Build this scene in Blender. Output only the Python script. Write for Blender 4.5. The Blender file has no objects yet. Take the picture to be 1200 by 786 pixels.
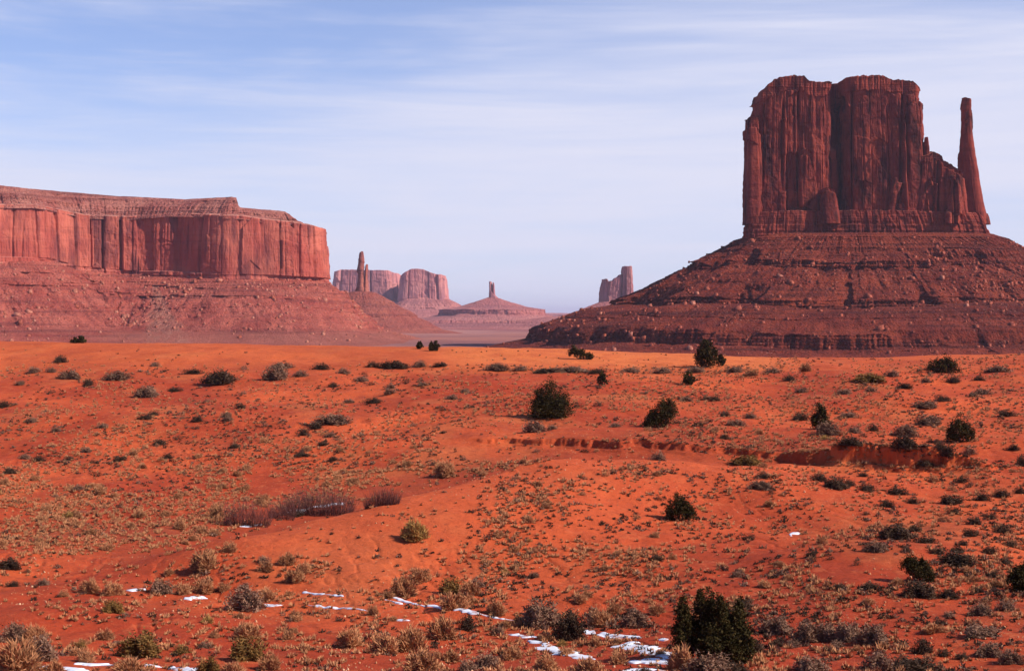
import bpy, math, random
import numpy as np
from mathutils import Vector
random.seed(7); RNG = np.random.default_rng(11)
R = math.radians
scene = bpy.context.scene

# ------------------------------------------------------------------ camera, sky, sun, exposure
F = 1667.0; HZ = 372.0                       # focal length and horizon row in pixels of the 1200 px photograph
cam_d = bpy.data.cameras.new('camera'); cam = bpy.data.objects.new('camera', cam_d)
scene.collection.objects.link(cam); scene.camera = cam
cam_d.sensor_width = 36.0; cam_d.lens = 36.0*F/1200.0
cam_d.shift_y = (HZ-393.0)/1200.0
cam_d.clip_start = 0.5; cam_d.clip_end = 90000
cam.location = (0, 0, 0); cam.rotation_euler = (R(90), 0, 0)

SUN_AZ, SUN_EL = 107.0, 37.0                 # clockwise from the view direction
SUN_STRENGTH = 5.0
SKY_STRENGTH = 0.095
world = bpy.data.worlds.new('World'); scene.world = world; world.use_nodes = True
nt = world.node_tree; N = nt.nodes; L = nt.links; N.clear()
wo = N.new('ShaderNodeOutputWorld'); bg = N.new('ShaderNodeBackground'); bg.inputs['Strength'].default_value = SKY_STRENGTH
sky = N.new('ShaderNodeTexSky'); sky.sky_type = 'NISHITA'; sky.sun_disc = False
sky.sun_elevation = R(SUN_EL); sky.sun_rotation = R(SUN_AZ); sky.altitude = 1600; sky.air_density = 1.0; sky.dust_density = 0.6
tc = N.new('ShaderNodeTexCoord')
def wmap(scale, loc=(0,0,0), rot=(0,0,0)):
    m = N.new('ShaderNodeMapping'); m.inputs['Scale'].default_value = scale; m.inputs['Location'].default_value = loc
    m.inputs['Rotation'].default_value = rot; L.new(tc.outputs['Generated'], m.inputs['Vector']); return m
def wnoise(m, scale, detail, rough, dist=0.0):
    n = N.new('ShaderNodeTexNoise'); n.inputs['Scale'].default_value = scale; n.inputs['Detail'].default_value = detail
    n.inputs['Roughness'].default_value = rough; n.inputs['Distortion'].default_value = dist
    L.new(m.outputs[0], n.inputs['Vector']); return n
def wmath(op, a, b=None, clamp=False):
    n = N.new('ShaderNodeMath'); n.operation = op; n.use_clamp = clamp
    for k, v in enumerate((a, b)):
        if v is None: continue
        if isinstance(v, (int, float)): n.inputs[k].default_value = v
        else: L.new(v, n.inputs[k])
    return n.outputs[0]
def wrange(v, a, b, c=0.0, d=1.0):
    n = N.new('ShaderNodeMapRange'); n.interpolation_type = 'SMOOTHSTEP'
    L.new(v, n.inputs[0])
    for k, q in zip((1,2,3,4), (a,b,c,d)): n.inputs[k].default_value = q
    return n.outputs[0]
n1 = wnoise(wmap((1.1, 1.1, 11), (0.3, 0, 0.25), (0, R(-1.0), 0)), 2.1, 5, 0.55, 0.5)
n2 = wnoise(wmap((2.4, 2.4, 46), (4, 1, 3), (0, R(1.5), 0)), 2.6, 6, 0.62, 0.4)
n3 = wnoise(wmap((0.9, 0.9, 4.0), (2.2, 5, 1)), 2.2, 3, 0.5)
sep = N.new('ShaderNodeSeparateXYZ'); L.new(tc.outputs['Generated'], sep.inputs[0])
up = wrange(sep.outputs['Z'], 0.07, 0.23)                   # more blue gaps higher up
left = wrange(sep.outputs['X'], 0.18, -0.22)                # and to the left
a = wmath('ADD', wmath('MULTIPLY', n1.outputs['Fac'], 0.9), wmath('MULTIPLY', n2.outputs['Fac'], 0.17))
a = wmath('ADD', a, wmath('MULTIPLY', n3.outputs['Fac'], 0.30))
a = wmath('SUBTRACT', a, wmath('MULTIPLY', wmath('MULTIPLY', up, left), 0.10))
cover = wrange(a, 0.46, 0.84)
zen = wrange(sep.outputs['Z'], 0.25, 0.42, 1.0, 0.08)  # clouds thinned overhead, above the frame, to lower the ambient light
gap = wrange(wmath('ADD', up, wmath('MULTIPLY', left, 0.6)), 0.2, 1.5, 0.72, 0.25)      # least cover in a clear gap
cover = wmath('ADD', gap, wmath('MULTIPLY', cover, wmath('SUBTRACT', 1.0, gap)))
front = wrange(sep.outputs['Y'], 0.1, 0.85, 0.12, 1.0)                # clouds left out behind, out of view, to weaken the fill light
cover = wmath('MULTIPLY', wmath('MULTIPLY', cover, zen), front)
tint = N.new('ShaderNodeMixRGB'); tint.blend_type = 'MULTIPLY'; tint.inputs['Fac'].default_value = 1.0
tint.inputs['Color2'].default_value = (0.72, 0.92, 1.34, 1); L.new(sky.outputs[0], tint.inputs['Color1'])
cl = N.new('ShaderNodeMixRGB'); cl.inputs['Color1'].default_value = (6.4, 6.6, 8.2, 1); cl.inputs['Color2'].default_value = (6.9, 7.0, 8.3, 1)
L.new(n2.outputs['Fac'], cl.inputs['Fac'])
mx = N.new('ShaderNodeMixRGB'); L.new(cover, mx.inputs['Fac']); L.new(tint.outputs[0], mx.inputs['Color1']); L.new(cl.outputs[0], mx.inputs['Color2'])
L.new(mx.outputs[0], bg.inputs['Color']); L.new(bg.outputs[0], wo.inputs['Surface'])

sd = bpy.data.lights.new('sun', 'SUN'); sun = bpy.data.objects.new('sun', sd); scene.collection.objects.link(sun)
sd.energy = SUN_STRENGTH; sd.angle = R(0.5); sd.color = (1.0, 0.93, 0.84)
to_sun = Vector((math.sin(R(SUN_AZ))*math.cos(R(SUN_EL)), math.cos(R(SUN_AZ))*math.cos(R(SUN_EL)), math.sin(R(SUN_EL))))
sun.rotation_euler = to_sun.to_track_quat('Z', 'Y').to_euler()
scene.view_settings.view_transform = 'Standard'; scene.view_settings.look = 'None'
scene.view_settings.exposure = 0.27; scene.view_settings.gamma = 1.0; scene.view_settings.use_curve_mapping = False
scene.render.engine = 'CYCLES'
cy = scene.cycles; cy.use_denoising = True; cy.max_bounces = 5; cy.diffuse_bounces = 2; cy.glossy_bounces = 1
cy.transmission_bounces = 1; cy.transparent_max_bounces = 4; cy.volume_bounces = 0
cy.use_adaptive_sampling = True; cy.adaptive_threshold = 0.02
HAZE_DENSITY = 0.000028

# ------------------------------------------------------------------ helpers
def tag(o, label=None, cat=None, group=None, kind=None):
    if label: o['label'] = label
    if cat: o['category'] = cat
    if group: o['group'] = group
    if kind: o['kind'] = kind
    return o
def empty(name, loc):
    o = bpy.data.objects.new(name, None); o.location = loc; o.empty_display_size = 0.5
    scene.collection.objects.link(o); return o
def mesh_from(name, co, faces, smooth=False):
    """co (n,3); faces (m,k) all of one size"""
    co = np.ascontiguousarray(co, dtype=np.float32); faces = np.ascontiguousarray(faces, dtype=np.int32)
    me = bpy.data.meshes.new(name); k = faces.shape[1]
    me.vertices.add(len(co)); me.vertices.foreach_set('co', co.ravel())
    me.loops.add(faces.size); me.loops.foreach_set('vertex_index', faces.ravel())
    me.polygons.add(len(faces)); me.polygons.foreach_set('loop_start', np.arange(0, faces.size, k, dtype=np.int32))
    if smooth: me.polygons.foreach_set('use_smooth', np.ones(len(faces), dtype=bool))
    me.update(calc_edges=True); return me
def link(name, me, m=None, parent=None, loc=(0,0,0)):
    o = bpy.data.objects.new(name, me); scene.collection.objects.link(o)
    if m is not None and not me.materials: me.materials.append(m)
    if parent is not None: o.parent = parent
    o.location = loc; return o
def attr(me, name, vals):
    at = me.attributes.new(name, 'FLOAT', 'POINT'); at.data.foreach_set('value', np.ascontiguousarray(vals, dtype=np.float32))
def grid_faces(nr, nc, wrap=False):
    r = np.arange(nr-1)[:, None]; c = np.arange(nc if wrap else nc-1)[None, :]
    a_ = r*nc + c; b_ = r*nc + (c+1) % nc; c_ = (r+1)*nc + (c+1) % nc; d_ = (r+1)*nc + c
    return np.stack([a_, b_, c_, d_], -1).reshape(-1, 4)
def hsh(i, j=0, k=0, seed=0):
    i = np.asarray(i, dtype=np.int64); j = np.asarray(j, dtype=np.int64); k = np.asarray(k, dtype=np.int64)
    h = (i*374761393 + j*668265263 + k*2147483647*3 + seed*1274126177) & 0xFFFFFFFF
    h = ((h ^ (h >> 13))*1274126177) & 0xFFFFFFFF
    h = ((h ^ (h >> 16))*2246822519) & 0xFFFFFFFF
    h = h ^ (h >> 15)
    return (h & 0xFFFFFF)/float(0xFFFFFF)
def vn1(x, seed=0):
    i = np.floor(x); f = x-i; f = f*f*(3-2*f); return hsh(i,0,0,seed)*(1-f)+hsh(i+1,0,0,seed)*f
def vn2(x, y, seed=0):
    i = np.floor(x); j = np.floor(y); f = x-i; g = y-j; f = f*f*f*(f*(f*6-15)+10); g = g*g*g*(g*(g*6-15)+10)
    return (hsh(i,j,0,seed)*(1-f)+hsh(i+1,j,0,seed)*f)*(1-g)+(hsh(i,j+1,0,seed)*(1-f)+hsh(i+1,j+1,0,seed)*f)*g
def fbm(x, y, octs=4, seed=0, gain=0.5):
    s = 0.0; a_ = 1.0; t = 0.0
    for o_ in range(octs):
        c_, s_ = math.cos(0.6*o_+0.3), math.sin(0.6*o_+0.3)
        s = s + a_*(vn2((x*c_-y*s_)*2**o_+17.3*o_, (x*s_+y*c_)*2**o_-9.1*o_, seed+o_)*2-1); t += a_; a_ *= gain
    return s/t
def sst(x, a_, b_):
    t = np.clip((x-a_)/(b_-a_), 0, 1); return t*t*(3-2*t)
def W(px, row, D): return np.array([(px-600.0)/F*D, D, -(row-HZ)/F*D])
def Z(row, D): return -(np.asarray(row, float)-HZ)/F*D

# ------------------------------------------------------------------ materials
class Mat:
    def __init__(s, name, rough=0.95, spec=0.1):
        s.m = bpy.data.materials.new(name); s.m.use_nodes = True; s.t = s.m.node_tree; s.n = s.t.nodes; s.l = s.t.links
        s.b = s.n['Principled BSDF']; s.b.inputs['Roughness'].default_value = rough; s.b.inputs['Specular IOR Level'].default_value = spec
        s.tc = s.n.new('ShaderNodeTexCoord'); s.geo = s.n.new('ShaderNodeNewGeometry')
    def map(s, scale=(1,1,1), loc=(0,0,0), rot=(0,0,0), src=None):
        m = s.n.new('ShaderNodeMapping'); m.inputs['Scale'].default_value = scale; m.inputs['Location'].default_value = loc
        m.inputs['Rotation'].default_value = rot
        s.l.new(src or s.tc.outputs['Object'], m.inputs['Vector']); return m.outputs[0]
    def noise(s, vec, scale=1.0, detail=4, rough=0.5, dist=0.0):
        n = s.n.new('ShaderNodeTexNoise'); n.inputs['Scale'].default_value = scale; n.inputs['Detail'].default_value = detail
        n.inputs['Roughness'].default_value = rough; n.inputs['Distortion'].default_value = dist
        s.l.new(vec, n.inputs['Vector']); return n.outputs['Fac']
    def vor(s, vec, scale=1.0, feat='F1', out='Distance', rand=1.0):
        n = s.n.new('ShaderNodeTexVoronoi'); n.feature = feat; n.inputs['Scale'].default_value = scale; n.inputs['Randomness'].default_value = rand
        s.l.new(vec, n.inputs['Vector']); return n.outputs[out]
    def rng(s, v, a_, b_, c_=0.0, d_=1.0):
        n = s.n.new('ShaderNodeMapRange'); n.interpolation_type = 'SMOOTHSTEP'; s.l.new(v, n.inputs[0])
        for k, q in zip((1,2,3,4), (a_,b_,c_,d_)): n.inputs[k].default_value = q
        return n.outputs[0]
    def math(s, op, a_, b_=None):
        n = s.n.new('ShaderNodeMath'); n.operation = op
        for k, v in enumerate((a_, b_)):
            if v is None: continue
            if isinstance(v, (int, float)): n.inputs[k].default_value = v
            else: s.l.new(v, n.inputs[k])
        return n.outputs[0]
    def mix(s, fac, a_, b_, mode='MIX'):
        n = s.n.new('ShaderNodeMixRGB'); n.blend_type = mode
        for k, v in (('Fac', fac), ('Color1', a_), ('Color2', b_)):
            if isinstance(v, (int, float)): n.inputs[k].default_value = v
            elif isinstance(v, tuple): n.inputs[k].default_value = (*v, 1.0)
            else: s.l.new(v, n.inputs[k])
        return n.outputs[0]
    def attr(s, name):
        n = s.n.new('ShaderNodeAttribute'); n.attribute_name = name; return n.outputs['Fac']
    def bump(s, h, strength, dist, prev=None):
        n = s.n.new('ShaderNodeBump'); n.inputs['Strength'].default_value = strength; n.inputs['Distance'].default_value = dist
        s.l.new(h, n.inputs['Height'])
        if prev is not None: s.l.new(prev, n.inputs['Normal'])
        return n.outputs[0]
    def out(s, col, nrm=None):
        if isinstance(col, tuple): s.b.inputs['Base Color'].default_value = (*col, 1)
        else: s.l.new(col, s.b.inputs['Base Color'])
        if nrm is not None: s.l.new(nrm, s.b.inputs['Normal'])
        return s.m

def rock_mat(name, base, dark, light, sc=1.0, streak=1.0, dust=(0.42,0.17,0.10), fine=True):
    """cliff rock: vertical varnish streaks, thin horizontal beds, blotches; sc = size of the pattern"""
    k = Mat(name)
    v = k.noise(k.map((0.075/sc, 0.075/sc, 0.017/sc)), 1.0, 5, 0.6, 0.3)
    v2 = k.noise(k.map((0.22/sc, 0.22/sc, 0.03/sc), (7,3,1)), 1.0, 4, 0.6)
    beds = k.noise(k.map((0.004/sc, 0.004/sc, 0.22/sc), (1,2,5)), 1.0, 5, 0.65)
    blot = k.noise(k.map((0.03/sc,)*3, (3,1,9)), 1.0, 5, 0.6)
    c = k.mix(k.rng(blot, 0.35, 0.68), base, light)
    c = k.mix(k.math('MULTIPLY', k.rng(v, 0.48, 0.66), 0.85*streak), c, dark)
    c = k.mix(k.math('MULTIPLY', k.rng(v2, 0.5, 0.72), 0.32*streak), c, dark)
    c = k.mix(k.math('MULTIPLY', k.rng(beds, 0.52, 0.72), 0.30), c, dark)
    sp = k.n.new('ShaderNodeSeparateXYZ'); k.l.new(k.geo.outputs['Normal'], sp.inputs[0])
    c = k.mix(k.math('MULTIPLY', k.rng(sp.outputs['Z'], 0.45, 0.85), 0.55), c, dust)      # dust and grit lie on the flat ledges
    nr = None
    if fine:
        h1 = k.noise(k.map((0.5/sc, 0.5/sc, 0.12/sc)), 1.0, 5, 0.65)
        h2 = k.noise(k.map((0.02/sc, 0.02/sc, 0.6/sc)), 1.0, 4, 0.6)
        nr = k.bump(h1, 0.8, 1.4*sc); nr = k.bump(h2, 0.3, 0.8*sc, nr)
    return k.out(c, nr)

def talus_mat(name, base, dark, light, stone, sc=1.0, speck=0.55, scree=None):
    """loose slope: banded shales under rubble, many small pale and dark stones"""
    k = Mat(name)
    beds = k.noise(k.map((0.004/sc, 0.004/sc, 0.16/sc), (4,4,2)), 1.0, 5, 0.6)
    blot = k.noise(k.map((0.02/sc,)*3, (3,8,9)), 1.0, 6, 0.65)
    c = k.mix(k.rng(blot, 0.35, 0.65), base, light)
    c = k.mix(k.math('MULTIPLY', k.rng(beds, 0.47, 0.66), 0.7), c, dark)
    cell = k.vor(k.map((0.42/sc,)*3), 1.0, out='Color'); dist = k.vor(k.map((0.42/sc,)*3), 1.0)
    cs = k.n.new('ShaderNodeSeparateColor'); k.l.new(cell, cs.inputs[0])
    st = k.math('MULTIPLY', k.math('MULTIPLY', k.rng(cs.outputs[0], 0.80, 0.90), k.rng(dist, 0.42, 0.30)), speck)
    st = k.math('MULTIPLY', st, k.rng(k.noise(k.map((0.012/sc,)*3, (1,1,4)), 1.0, 4, 0.6), 0.40, 0.60))
    c = k.mix(st, c, stone)
    dk = k.math('MULTIPLY', k.rng(cs.outputs[1], 0.72, 0.85), 0.55)
    c = k.mix(dk, c, dark)
    if scree: c = k.mix(k.attr('scree'), c, k.mix(k.rng(k.noise(k.map((0.25,)*3, (2,2,2)), 1.0, 4, 0.7), 0.4, 0.6), scree, tuple(q*0.6 for q in scree)))
    h = k.noise(k.map((0.3/sc,)*3), 1.0, 6, 0.75)
    nr = k.bump(h, 1.0, 3.0*sc); nr = k.bump(dist, 0.7, 1.6*sc, nr)
    return k.out(c, nr)

M = {}
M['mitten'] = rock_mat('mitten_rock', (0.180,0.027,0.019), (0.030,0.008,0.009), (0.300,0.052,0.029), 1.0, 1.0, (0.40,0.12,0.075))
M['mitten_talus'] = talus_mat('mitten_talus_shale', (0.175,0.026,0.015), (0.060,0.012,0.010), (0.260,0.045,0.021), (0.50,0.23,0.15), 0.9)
M['mesa'] = rock_mat('mesa_rock', (0.37,0.068,0.047), (0.120,0.030,0.032), (0.54,0.140,0.088), 1.7, 0.95, (0.46,0.22,0.16))
M['mesa_top'] = talus_mat('mesa_upper_beds', (0.35,0.095,0.07), (0.14,0.038,0.035), (0.47,0.17,0.12), (0.60,0.38,0.30), 0.8, 0.9)
M['mesa_talus'] = talus_mat('mesa_talus_shale', (0.34,0.064,0.044), (0.180,0.043,0.036), (0.48,0.120,0.078), (0.58,0.31,0.22), 0.9, 0.55, (0.46,0.170,0.115))
M['far'] = rock_mat('far_rock', (0.48,0.165,0.150), (0.25,0.090,0.100), (0.60,0.24,0.20), 3.0, 0.9, (0.42,0.20,0.16))  # paler rock: part of the distance haze is put into these colours
M['far_talus'] = talus_mat('far_talus_shale', (0.46,0.140,0.120), (0.28,0.085,0.085), (0.56,0.20,0.16), (0.55,0.30,0.23), 3.0)  # shale paled the same way, with haze mixed into its colours
M['scree'] = talus_mat('pale_scree', (0.40,0.185,0.12), (0.20,0.08,0.06), (0.50,0.26,0.17), (0.62,0.42,0.32), 0.5, 0.9)

# ------------------------------------------------------------------ terrain height
PXC = np.array([-400, 0, 150, 300, 450, 640, 800, 950, 1100, 1250, 1600], float)
DK = np.array([45, 50, 60, 80, 100, 130, 150, 165, 200, 240, 280, 330, 350], float)
TAB = np.array([
 [815,808,765,705,655,597,566,545,503,466,434,400,399],
 [815,808,765,705,655,597,566,545,503,466,434,401,400],
 [818,810,766,708,660,598,566,543,500,463,433,403,402],
 [820,812,768,710,664,602,566,538,494,458,431,405,404],
 [820,812,768,708,664,600,556,526,486,454,430,408,407],
 [822,812,768,706,660,588,540,514,479,450,428,409,408],
 [822,812,766,700,650,576,536,511,477,449,431,417,416],
 [820,808,760,688,630,568,534,511,477,449,434,423,421],
 [815,803,752,682,625,570,537,512,477,447,431,420,418],
 [812,800,750,680,622,568,535,510,474,444,428,415,414],
 [812,800,750,680,622,568,535,510,474,444,428,414,413]], float)
GU = np.linspace(PXC[0], PXC[-1], 260); GD = np.linspace(45, 350, 620)
G = np.array([[np.interp(d, DK, TAB[i]) for d in GD] for i in range(len(PXC))])
G = np.array([np.interp(GU, PXC, G[:, j]) for j in range(len(GD))]).T
GZ = -(G-HZ)/F*GD[None, :]
def smooth(A, n, ax):
    ker = np.hanning(n+2)[1:-1]; ker /= ker.sum()
    P = np.pad(A, [(n//2, n//2) if i == ax else (0, 0) for i in range(2)], mode='reflect', reflect_type='odd')
    return np.apply_along_axis(lambda q: np.convolve(q, ker, 'valid'), ax, P)
GZ = smooth(smooth(GZ, 31, 1), 31, 0)
def lut(u, d):
    a_ = np.clip((u-GU[0])/(GU[1]-GU[0]), 0, len(GU)-1.001); b_ = np.clip((d-GD[0])/(GD[1]-GD[0]), 0, len(GD)-1.001)
    i = a_.astype(int); j = b_.astype(int); f = a_-i; g = b_-j
    return (GZ[i,j]*(1-f)+GZ[i+1,j]*f)*(1-g)+(GZ[i,j+1]*(1-f)+GZ[i+1,j+1]*f)*g
RIDGE = [(-24.0, 92.0), (-19.0, 97.0), (-10.0, 106.0), (3.0, 124.0), (20.0, 137.0)]
RH = [0.3, 2.3, 3.7, 4.9, 1.6]
BANKPX = np.array([520, 580, 640, 700, 760, 850, 915, 935, 1020, 1090, 1125, 1160, 1200, 1300], float)
BANKD = np.array([170, 167, 163, 160, 157, 153, 151.0, 149.0, 145.2, 142.5, 141.5, 141, 141, 141], float)
BANKH = np.array([0, 0.5, 0.8, 0.9, 0.6, 0.6, 1.0, 1.5, 2.1, 2.2, 1.2, 0.5, 0.2, 0], float)
def H(x, y, fine=True):
    x = np.asarray(x, float); y = np.asarray(y, float); yy = np.maximum(y, 30.0); u = 600+F*x/yy
    z = lut(u, y)
    # central ridge (steeper on its far side)
    best = np.full(x.shape, 1e9); hh = np.zeros(x.shape); sg = np.zeros(x.shape)
    for (p, q, h0, h1) in zip(RIDGE[:-1], RIDGE[1:], RH[:-1], RH[1:]):
        dx, dy = q[0]-p[0], q[1]-p[1]; l2 = dx*dx+dy*dy
        t = np.clip(((x-p[0])*dx+(y-p[1])*dy)/l2, 0, 1); ex = x-p[0]-t*dx; ey = y-p[1]-t*dy
        d = np.hypot(ex, ey); m = d < best; best = np.where(m, d, best)
        hh = np.where(m, h0+(h1-h0)*t, hh); sg = np.where(m, dx*ey-dy*ex, sg)
    H.last = (best, sg, hh)
    wdt = np.where(sg > 0, 7.0, 16.0)*(0.85+0.3*vn2(x/9, y/9, 40))
    z = z + hh*np.exp(-(best/wdt)**2)
    # wash bed behind the ridge on the left
    # cut bank of the gully
    lx = x/yy*F
    bd = np.interp(u, BANKPX, BANKD) + 1.5*(vn1(x*0.35, 5)-0.5) + 0.55*(vn1(x*0.9, 6)-0.5) + 0.30*(vn1(x*2.4, 8)-0.5)
    bh = np.interp(u, BANKPX, BANKH)*(0.85+0.3*vn1(x*0.5, 9))
    q = y-bd
    bh = bh*1.15; st_ = sst(q+0.35*fbm(x/0.8, y/0.8, 2, 44), -0.30, 0.45)*0.8+0.2*sst(q, -1.4, -0.6)
    z = z + bh*(0.62*np.exp(-(np.maximum(q,0)/20)**2)*st_ - 0.38*np.exp(-(np.minimum(q,0)/20)**2)*(1-st_))
    # soft mounds
    for (px, D, amp, rx, ry) in [(1010,88,1.0,7,6),(1135,93,0.9,6,7),(60,72,0.6,6,5),(900,120,0.7,9,7),(730,100,0.8,9,12),(1180,158,1.3,7,8),
                                 (260,200,1.2,18,14),(100,205,1.4,14,12),(620,210,1.0,14,12),(740,228,0.9,12,10),(1000,250,1.2,20,16),(430,170,0.8,12,10),(560,240,0.8,16,12),(1080,205,1.2,13,12)]:
        cx = (px-600)/F*D; z = z + amp*np.exp(-((x-cx)/rx)**2-((y-D)/ry)**2)
    m = sst(y, 42, 60)*(1-sst(y, 600, 1200)); calm = 1-0.35*sst(y, 285, 318)
    z = z + m*calm*(0.75*fbm(x/16, y/16, 3, 50) + 0.16*fbm(x/5, y/5, 3, 60))
    rill = np.abs(fbm(x/4.0+0.25*y/4.0, y/11, 4, 70, 0.6))
    z = z + m*calm*0.09*(np.minimum(rill, 0.10)/0.10-1)*sst(fbm(x/14, y/20, 2, 73), -0.1, 0.35)
    if fine: z = z + m*(0.05*fbm(x/1.3, y/1.3, 3, 80) + 0.10*fbm(x/2.8, y/2.8, 2, 83)*calm)
    # beyond the crest the dune falls to the valley floor, which runs out to the horizon
    fl = np.interp(y, [350, 700, 1200, 1800, 3000, 5000, 9000, 20000, 60000], [-36, -38, -34, -29.5, -33, -38, -34, -24, -30])
    fl = fl + 2.5*fbm(x/260, y/260, 4, 90)*sst(y, 500, 900) + 3.5*fbm(x/1500, y/900, 3, 95)*sst(y, 2500, 4500)
    z = z*(1-sst(y, 352, 600)) + fl*sst(y, 352, 600)
    near = np.interp(y, [-80, 1, 10, 20, 30, 48], [-1.7, -1.7, -5.0, -9.5, -12.2, -13.2])
    z = np.where(y < 60, near*(1-sst(y, 40, 56)) + z*sst(y, 40, 56), z)
    return z

ys = np.concatenate([np.linspace(-80, 38, 40), np.geomspace(39, 137, 700), np.linspace(137.1, 168, 280), np.geomspace(168.3, 352, 270),
                     np.linspace(354, 640, 60), np.geomspace(650, 60000, 260)])
ss = np.concatenate([-np.geomspace(1.9, 0.425, 50), np.linspace(-0.42, 0.42, 1180), np.geomspace(0.425, 1.9, 50)])
YY = np.repeat(ys[:, None], len(ss), 1); XX = ss[None, :]*(6+np.maximum(YY, 22))
ZZ = H(XX, YY)
gm = mesh_from('ground', np.stack([XX, YY, ZZ], -1).reshape(-1, 3), grid_faces(len(ys), len(ss))[:, ::1], True)
UU = 600+F*XX/np.maximum(YY, 30)
# where the wash, the pale upper dunes and the grass flats lie (used for the colour of the soil)
dune = sst(YY, 250, 300)*(1-sst(YY, 380, 620))*(0.35+0.65*sst(UU, 480, 560))*(1-0.8*sst(UU, 880, 960))
best_, sg_, hh_ = H.last
bare = np.exp(-(best_/np.where(sg_ > 0, 5.0, 15.0))**2)*np.clip(hh_/3, 0, 1)*np.where(sg_ > 0, sst(best_, 3.5, 1.0), 1)
wash = np.where(sg_ > 0, sst(best_, 1.5, 5)*(1-sst(best_, 22, 36)), 0)*np.clip(hh_/2.2, 0, 1)
attr(gm, 'bare', bare.ravel()); attr(gm, 'wash', wash.ravel())
attr(gm, 'dune', dune.ravel()); attr(gm, 'valley', sst(YY, 520, 900).ravel())
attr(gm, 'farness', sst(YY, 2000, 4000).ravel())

def ground_mat():
    k = Mat('red_desert_sand', 0.96, 0.08)
    P = k.tc.outputs['Object']
    big = k.noise(k.map((0.035, 0.022, 0.035)), 1.0, 6, 0.6, 0.4)
    mid = k.noise(k.map((0.22, 0.12, 0.22), (3,3,3)), 1.0, 6, 0.62)
    fin = k.noise(k.map((2.2, 1.4, 2.2), (5,1,2)), 1.0, 6, 0.7)
    c = k.mix(k.rng(big, 0.38, 0.64), (0.390,0.050,0.018), (0.600,0.100,0.030))
    c = k.mix(k.math('MULTIPLY', k.rng(mid, 0.50, 0.70), 0.50), c, (0.270,0.040,0.016))
    c = k.mix(k.math('MULTIPLY', k.rng(k.noise(k.map((0.09,0.05,0.09), (9,2,3)), 1.0, 5, 0.6), 0.52, 0.68), 0.55), c, (0.52,0.135,0.045))
    cr = k.noise(k.map((0.7,0.45,0.7), (4,2,6)), 1.0, 5, 0.7)
    c = k.mix(k.math('MULTIPLY', k.rng(cr, 0.56, 0.62), 0.45), c, (0.30,0.050,0.022))
    c = k.mix(k.math('MULTIPLY', k.rng(cr, 0.44, 0.38), 0.35), c, (0.62,0.150,0.055))
    c = k.mix(k.math('MULTIPLY', k.attr('wash'), 0.6), c, (0.300,0.048,0.021))
    c = k.mix(k.math('MULTIPLY', k.attr('bare'), 0.7), c, (0.60,0.105,0.033))
    c = k.mix(k.attr('dune'), c, k.mix(k.rng(mid, 0.4, 0.7), (0.66,0.160,0.045), (0.56,0.115,0.034)))
    c = k.mix(k.math('MULTIPLY', k.rng(fin, 0.45, 0.75), 0.35), c, (0.19,0.030,0.012))
    # grit and small straw coloured stones
    vc = k.vor(k.map((3.0, 3.0, 3.0)), 1.0, out='Color'); vd = k.vor(k.map((3.0,3.0,3.0)), 1.0)
    cs = k.n.new('ShaderNodeSeparateColor'); k.l.new(vc, cs.inputs[0])
    g = k.math('MULTIPLY', k.rng(cs.outputs[0], 0.86, 0.93), k.rng(vd, 0.34, 0.22))
    g = k.math('MULTIPLY', g, k.rng(k.noise(k.map((0.12,0.07,0.12), (2,7,3)), 1.0, 4, 0.6), 0.46, 0.62))
    c = k.mix(k.math('MULTIPLY', g, 0.65), c, (0.62,0.30,0.13))
    g2 = k.math('MULTIPLY', k.rng(cs.outputs[1], 0.84, 0.92), k.rng(vd, 0.34, 0.22))
    c = k.mix(k.math('MULTIPLY', g2, 0.5), c, (0.12,0.025,0.015))
    # valley floor: dusty pink flats dotted with scrub
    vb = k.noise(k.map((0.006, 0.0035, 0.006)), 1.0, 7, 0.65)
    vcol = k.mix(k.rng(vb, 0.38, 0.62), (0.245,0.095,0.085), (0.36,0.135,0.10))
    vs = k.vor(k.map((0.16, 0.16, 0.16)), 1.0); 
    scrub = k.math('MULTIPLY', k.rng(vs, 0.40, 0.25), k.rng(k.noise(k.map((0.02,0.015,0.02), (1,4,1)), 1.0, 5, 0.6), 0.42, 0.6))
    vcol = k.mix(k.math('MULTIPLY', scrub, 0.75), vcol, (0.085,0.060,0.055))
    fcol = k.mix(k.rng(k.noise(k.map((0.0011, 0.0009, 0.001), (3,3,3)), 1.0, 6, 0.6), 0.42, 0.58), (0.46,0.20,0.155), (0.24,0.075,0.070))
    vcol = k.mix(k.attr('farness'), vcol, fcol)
    c = k.mix(k.attr('valley'), c, vcol)
    nr = k.bump(k.noise(k.map((1.1,1.1,1.1)), 1.0, 8, 0.72), 0.9, 0.22)
    nr = k.bump(k.noise(k.map((7,7,7)), 1.0, 4, 0.7), 0.6, 0.04, nr)
    return k.out(c, nr)
ground = link('ground', gm, ground_mat()); tag(ground, kind='structure')

def to_ground(px, row, dmax=348.0):
    """the point of the terrain seen at a pixel of the photograph (first hit)"""
    D = np.geomspace(44, dmax, 1500); u = (px-600.0)/F; z = H(u*D, D)
    r = HZ-F*z/D; i = np.argmax(r <= row)
    if r[i] > row: i = int(np.argmin(r))
    return float(u*D[i]), float(D[i]), float(z[i])

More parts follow.
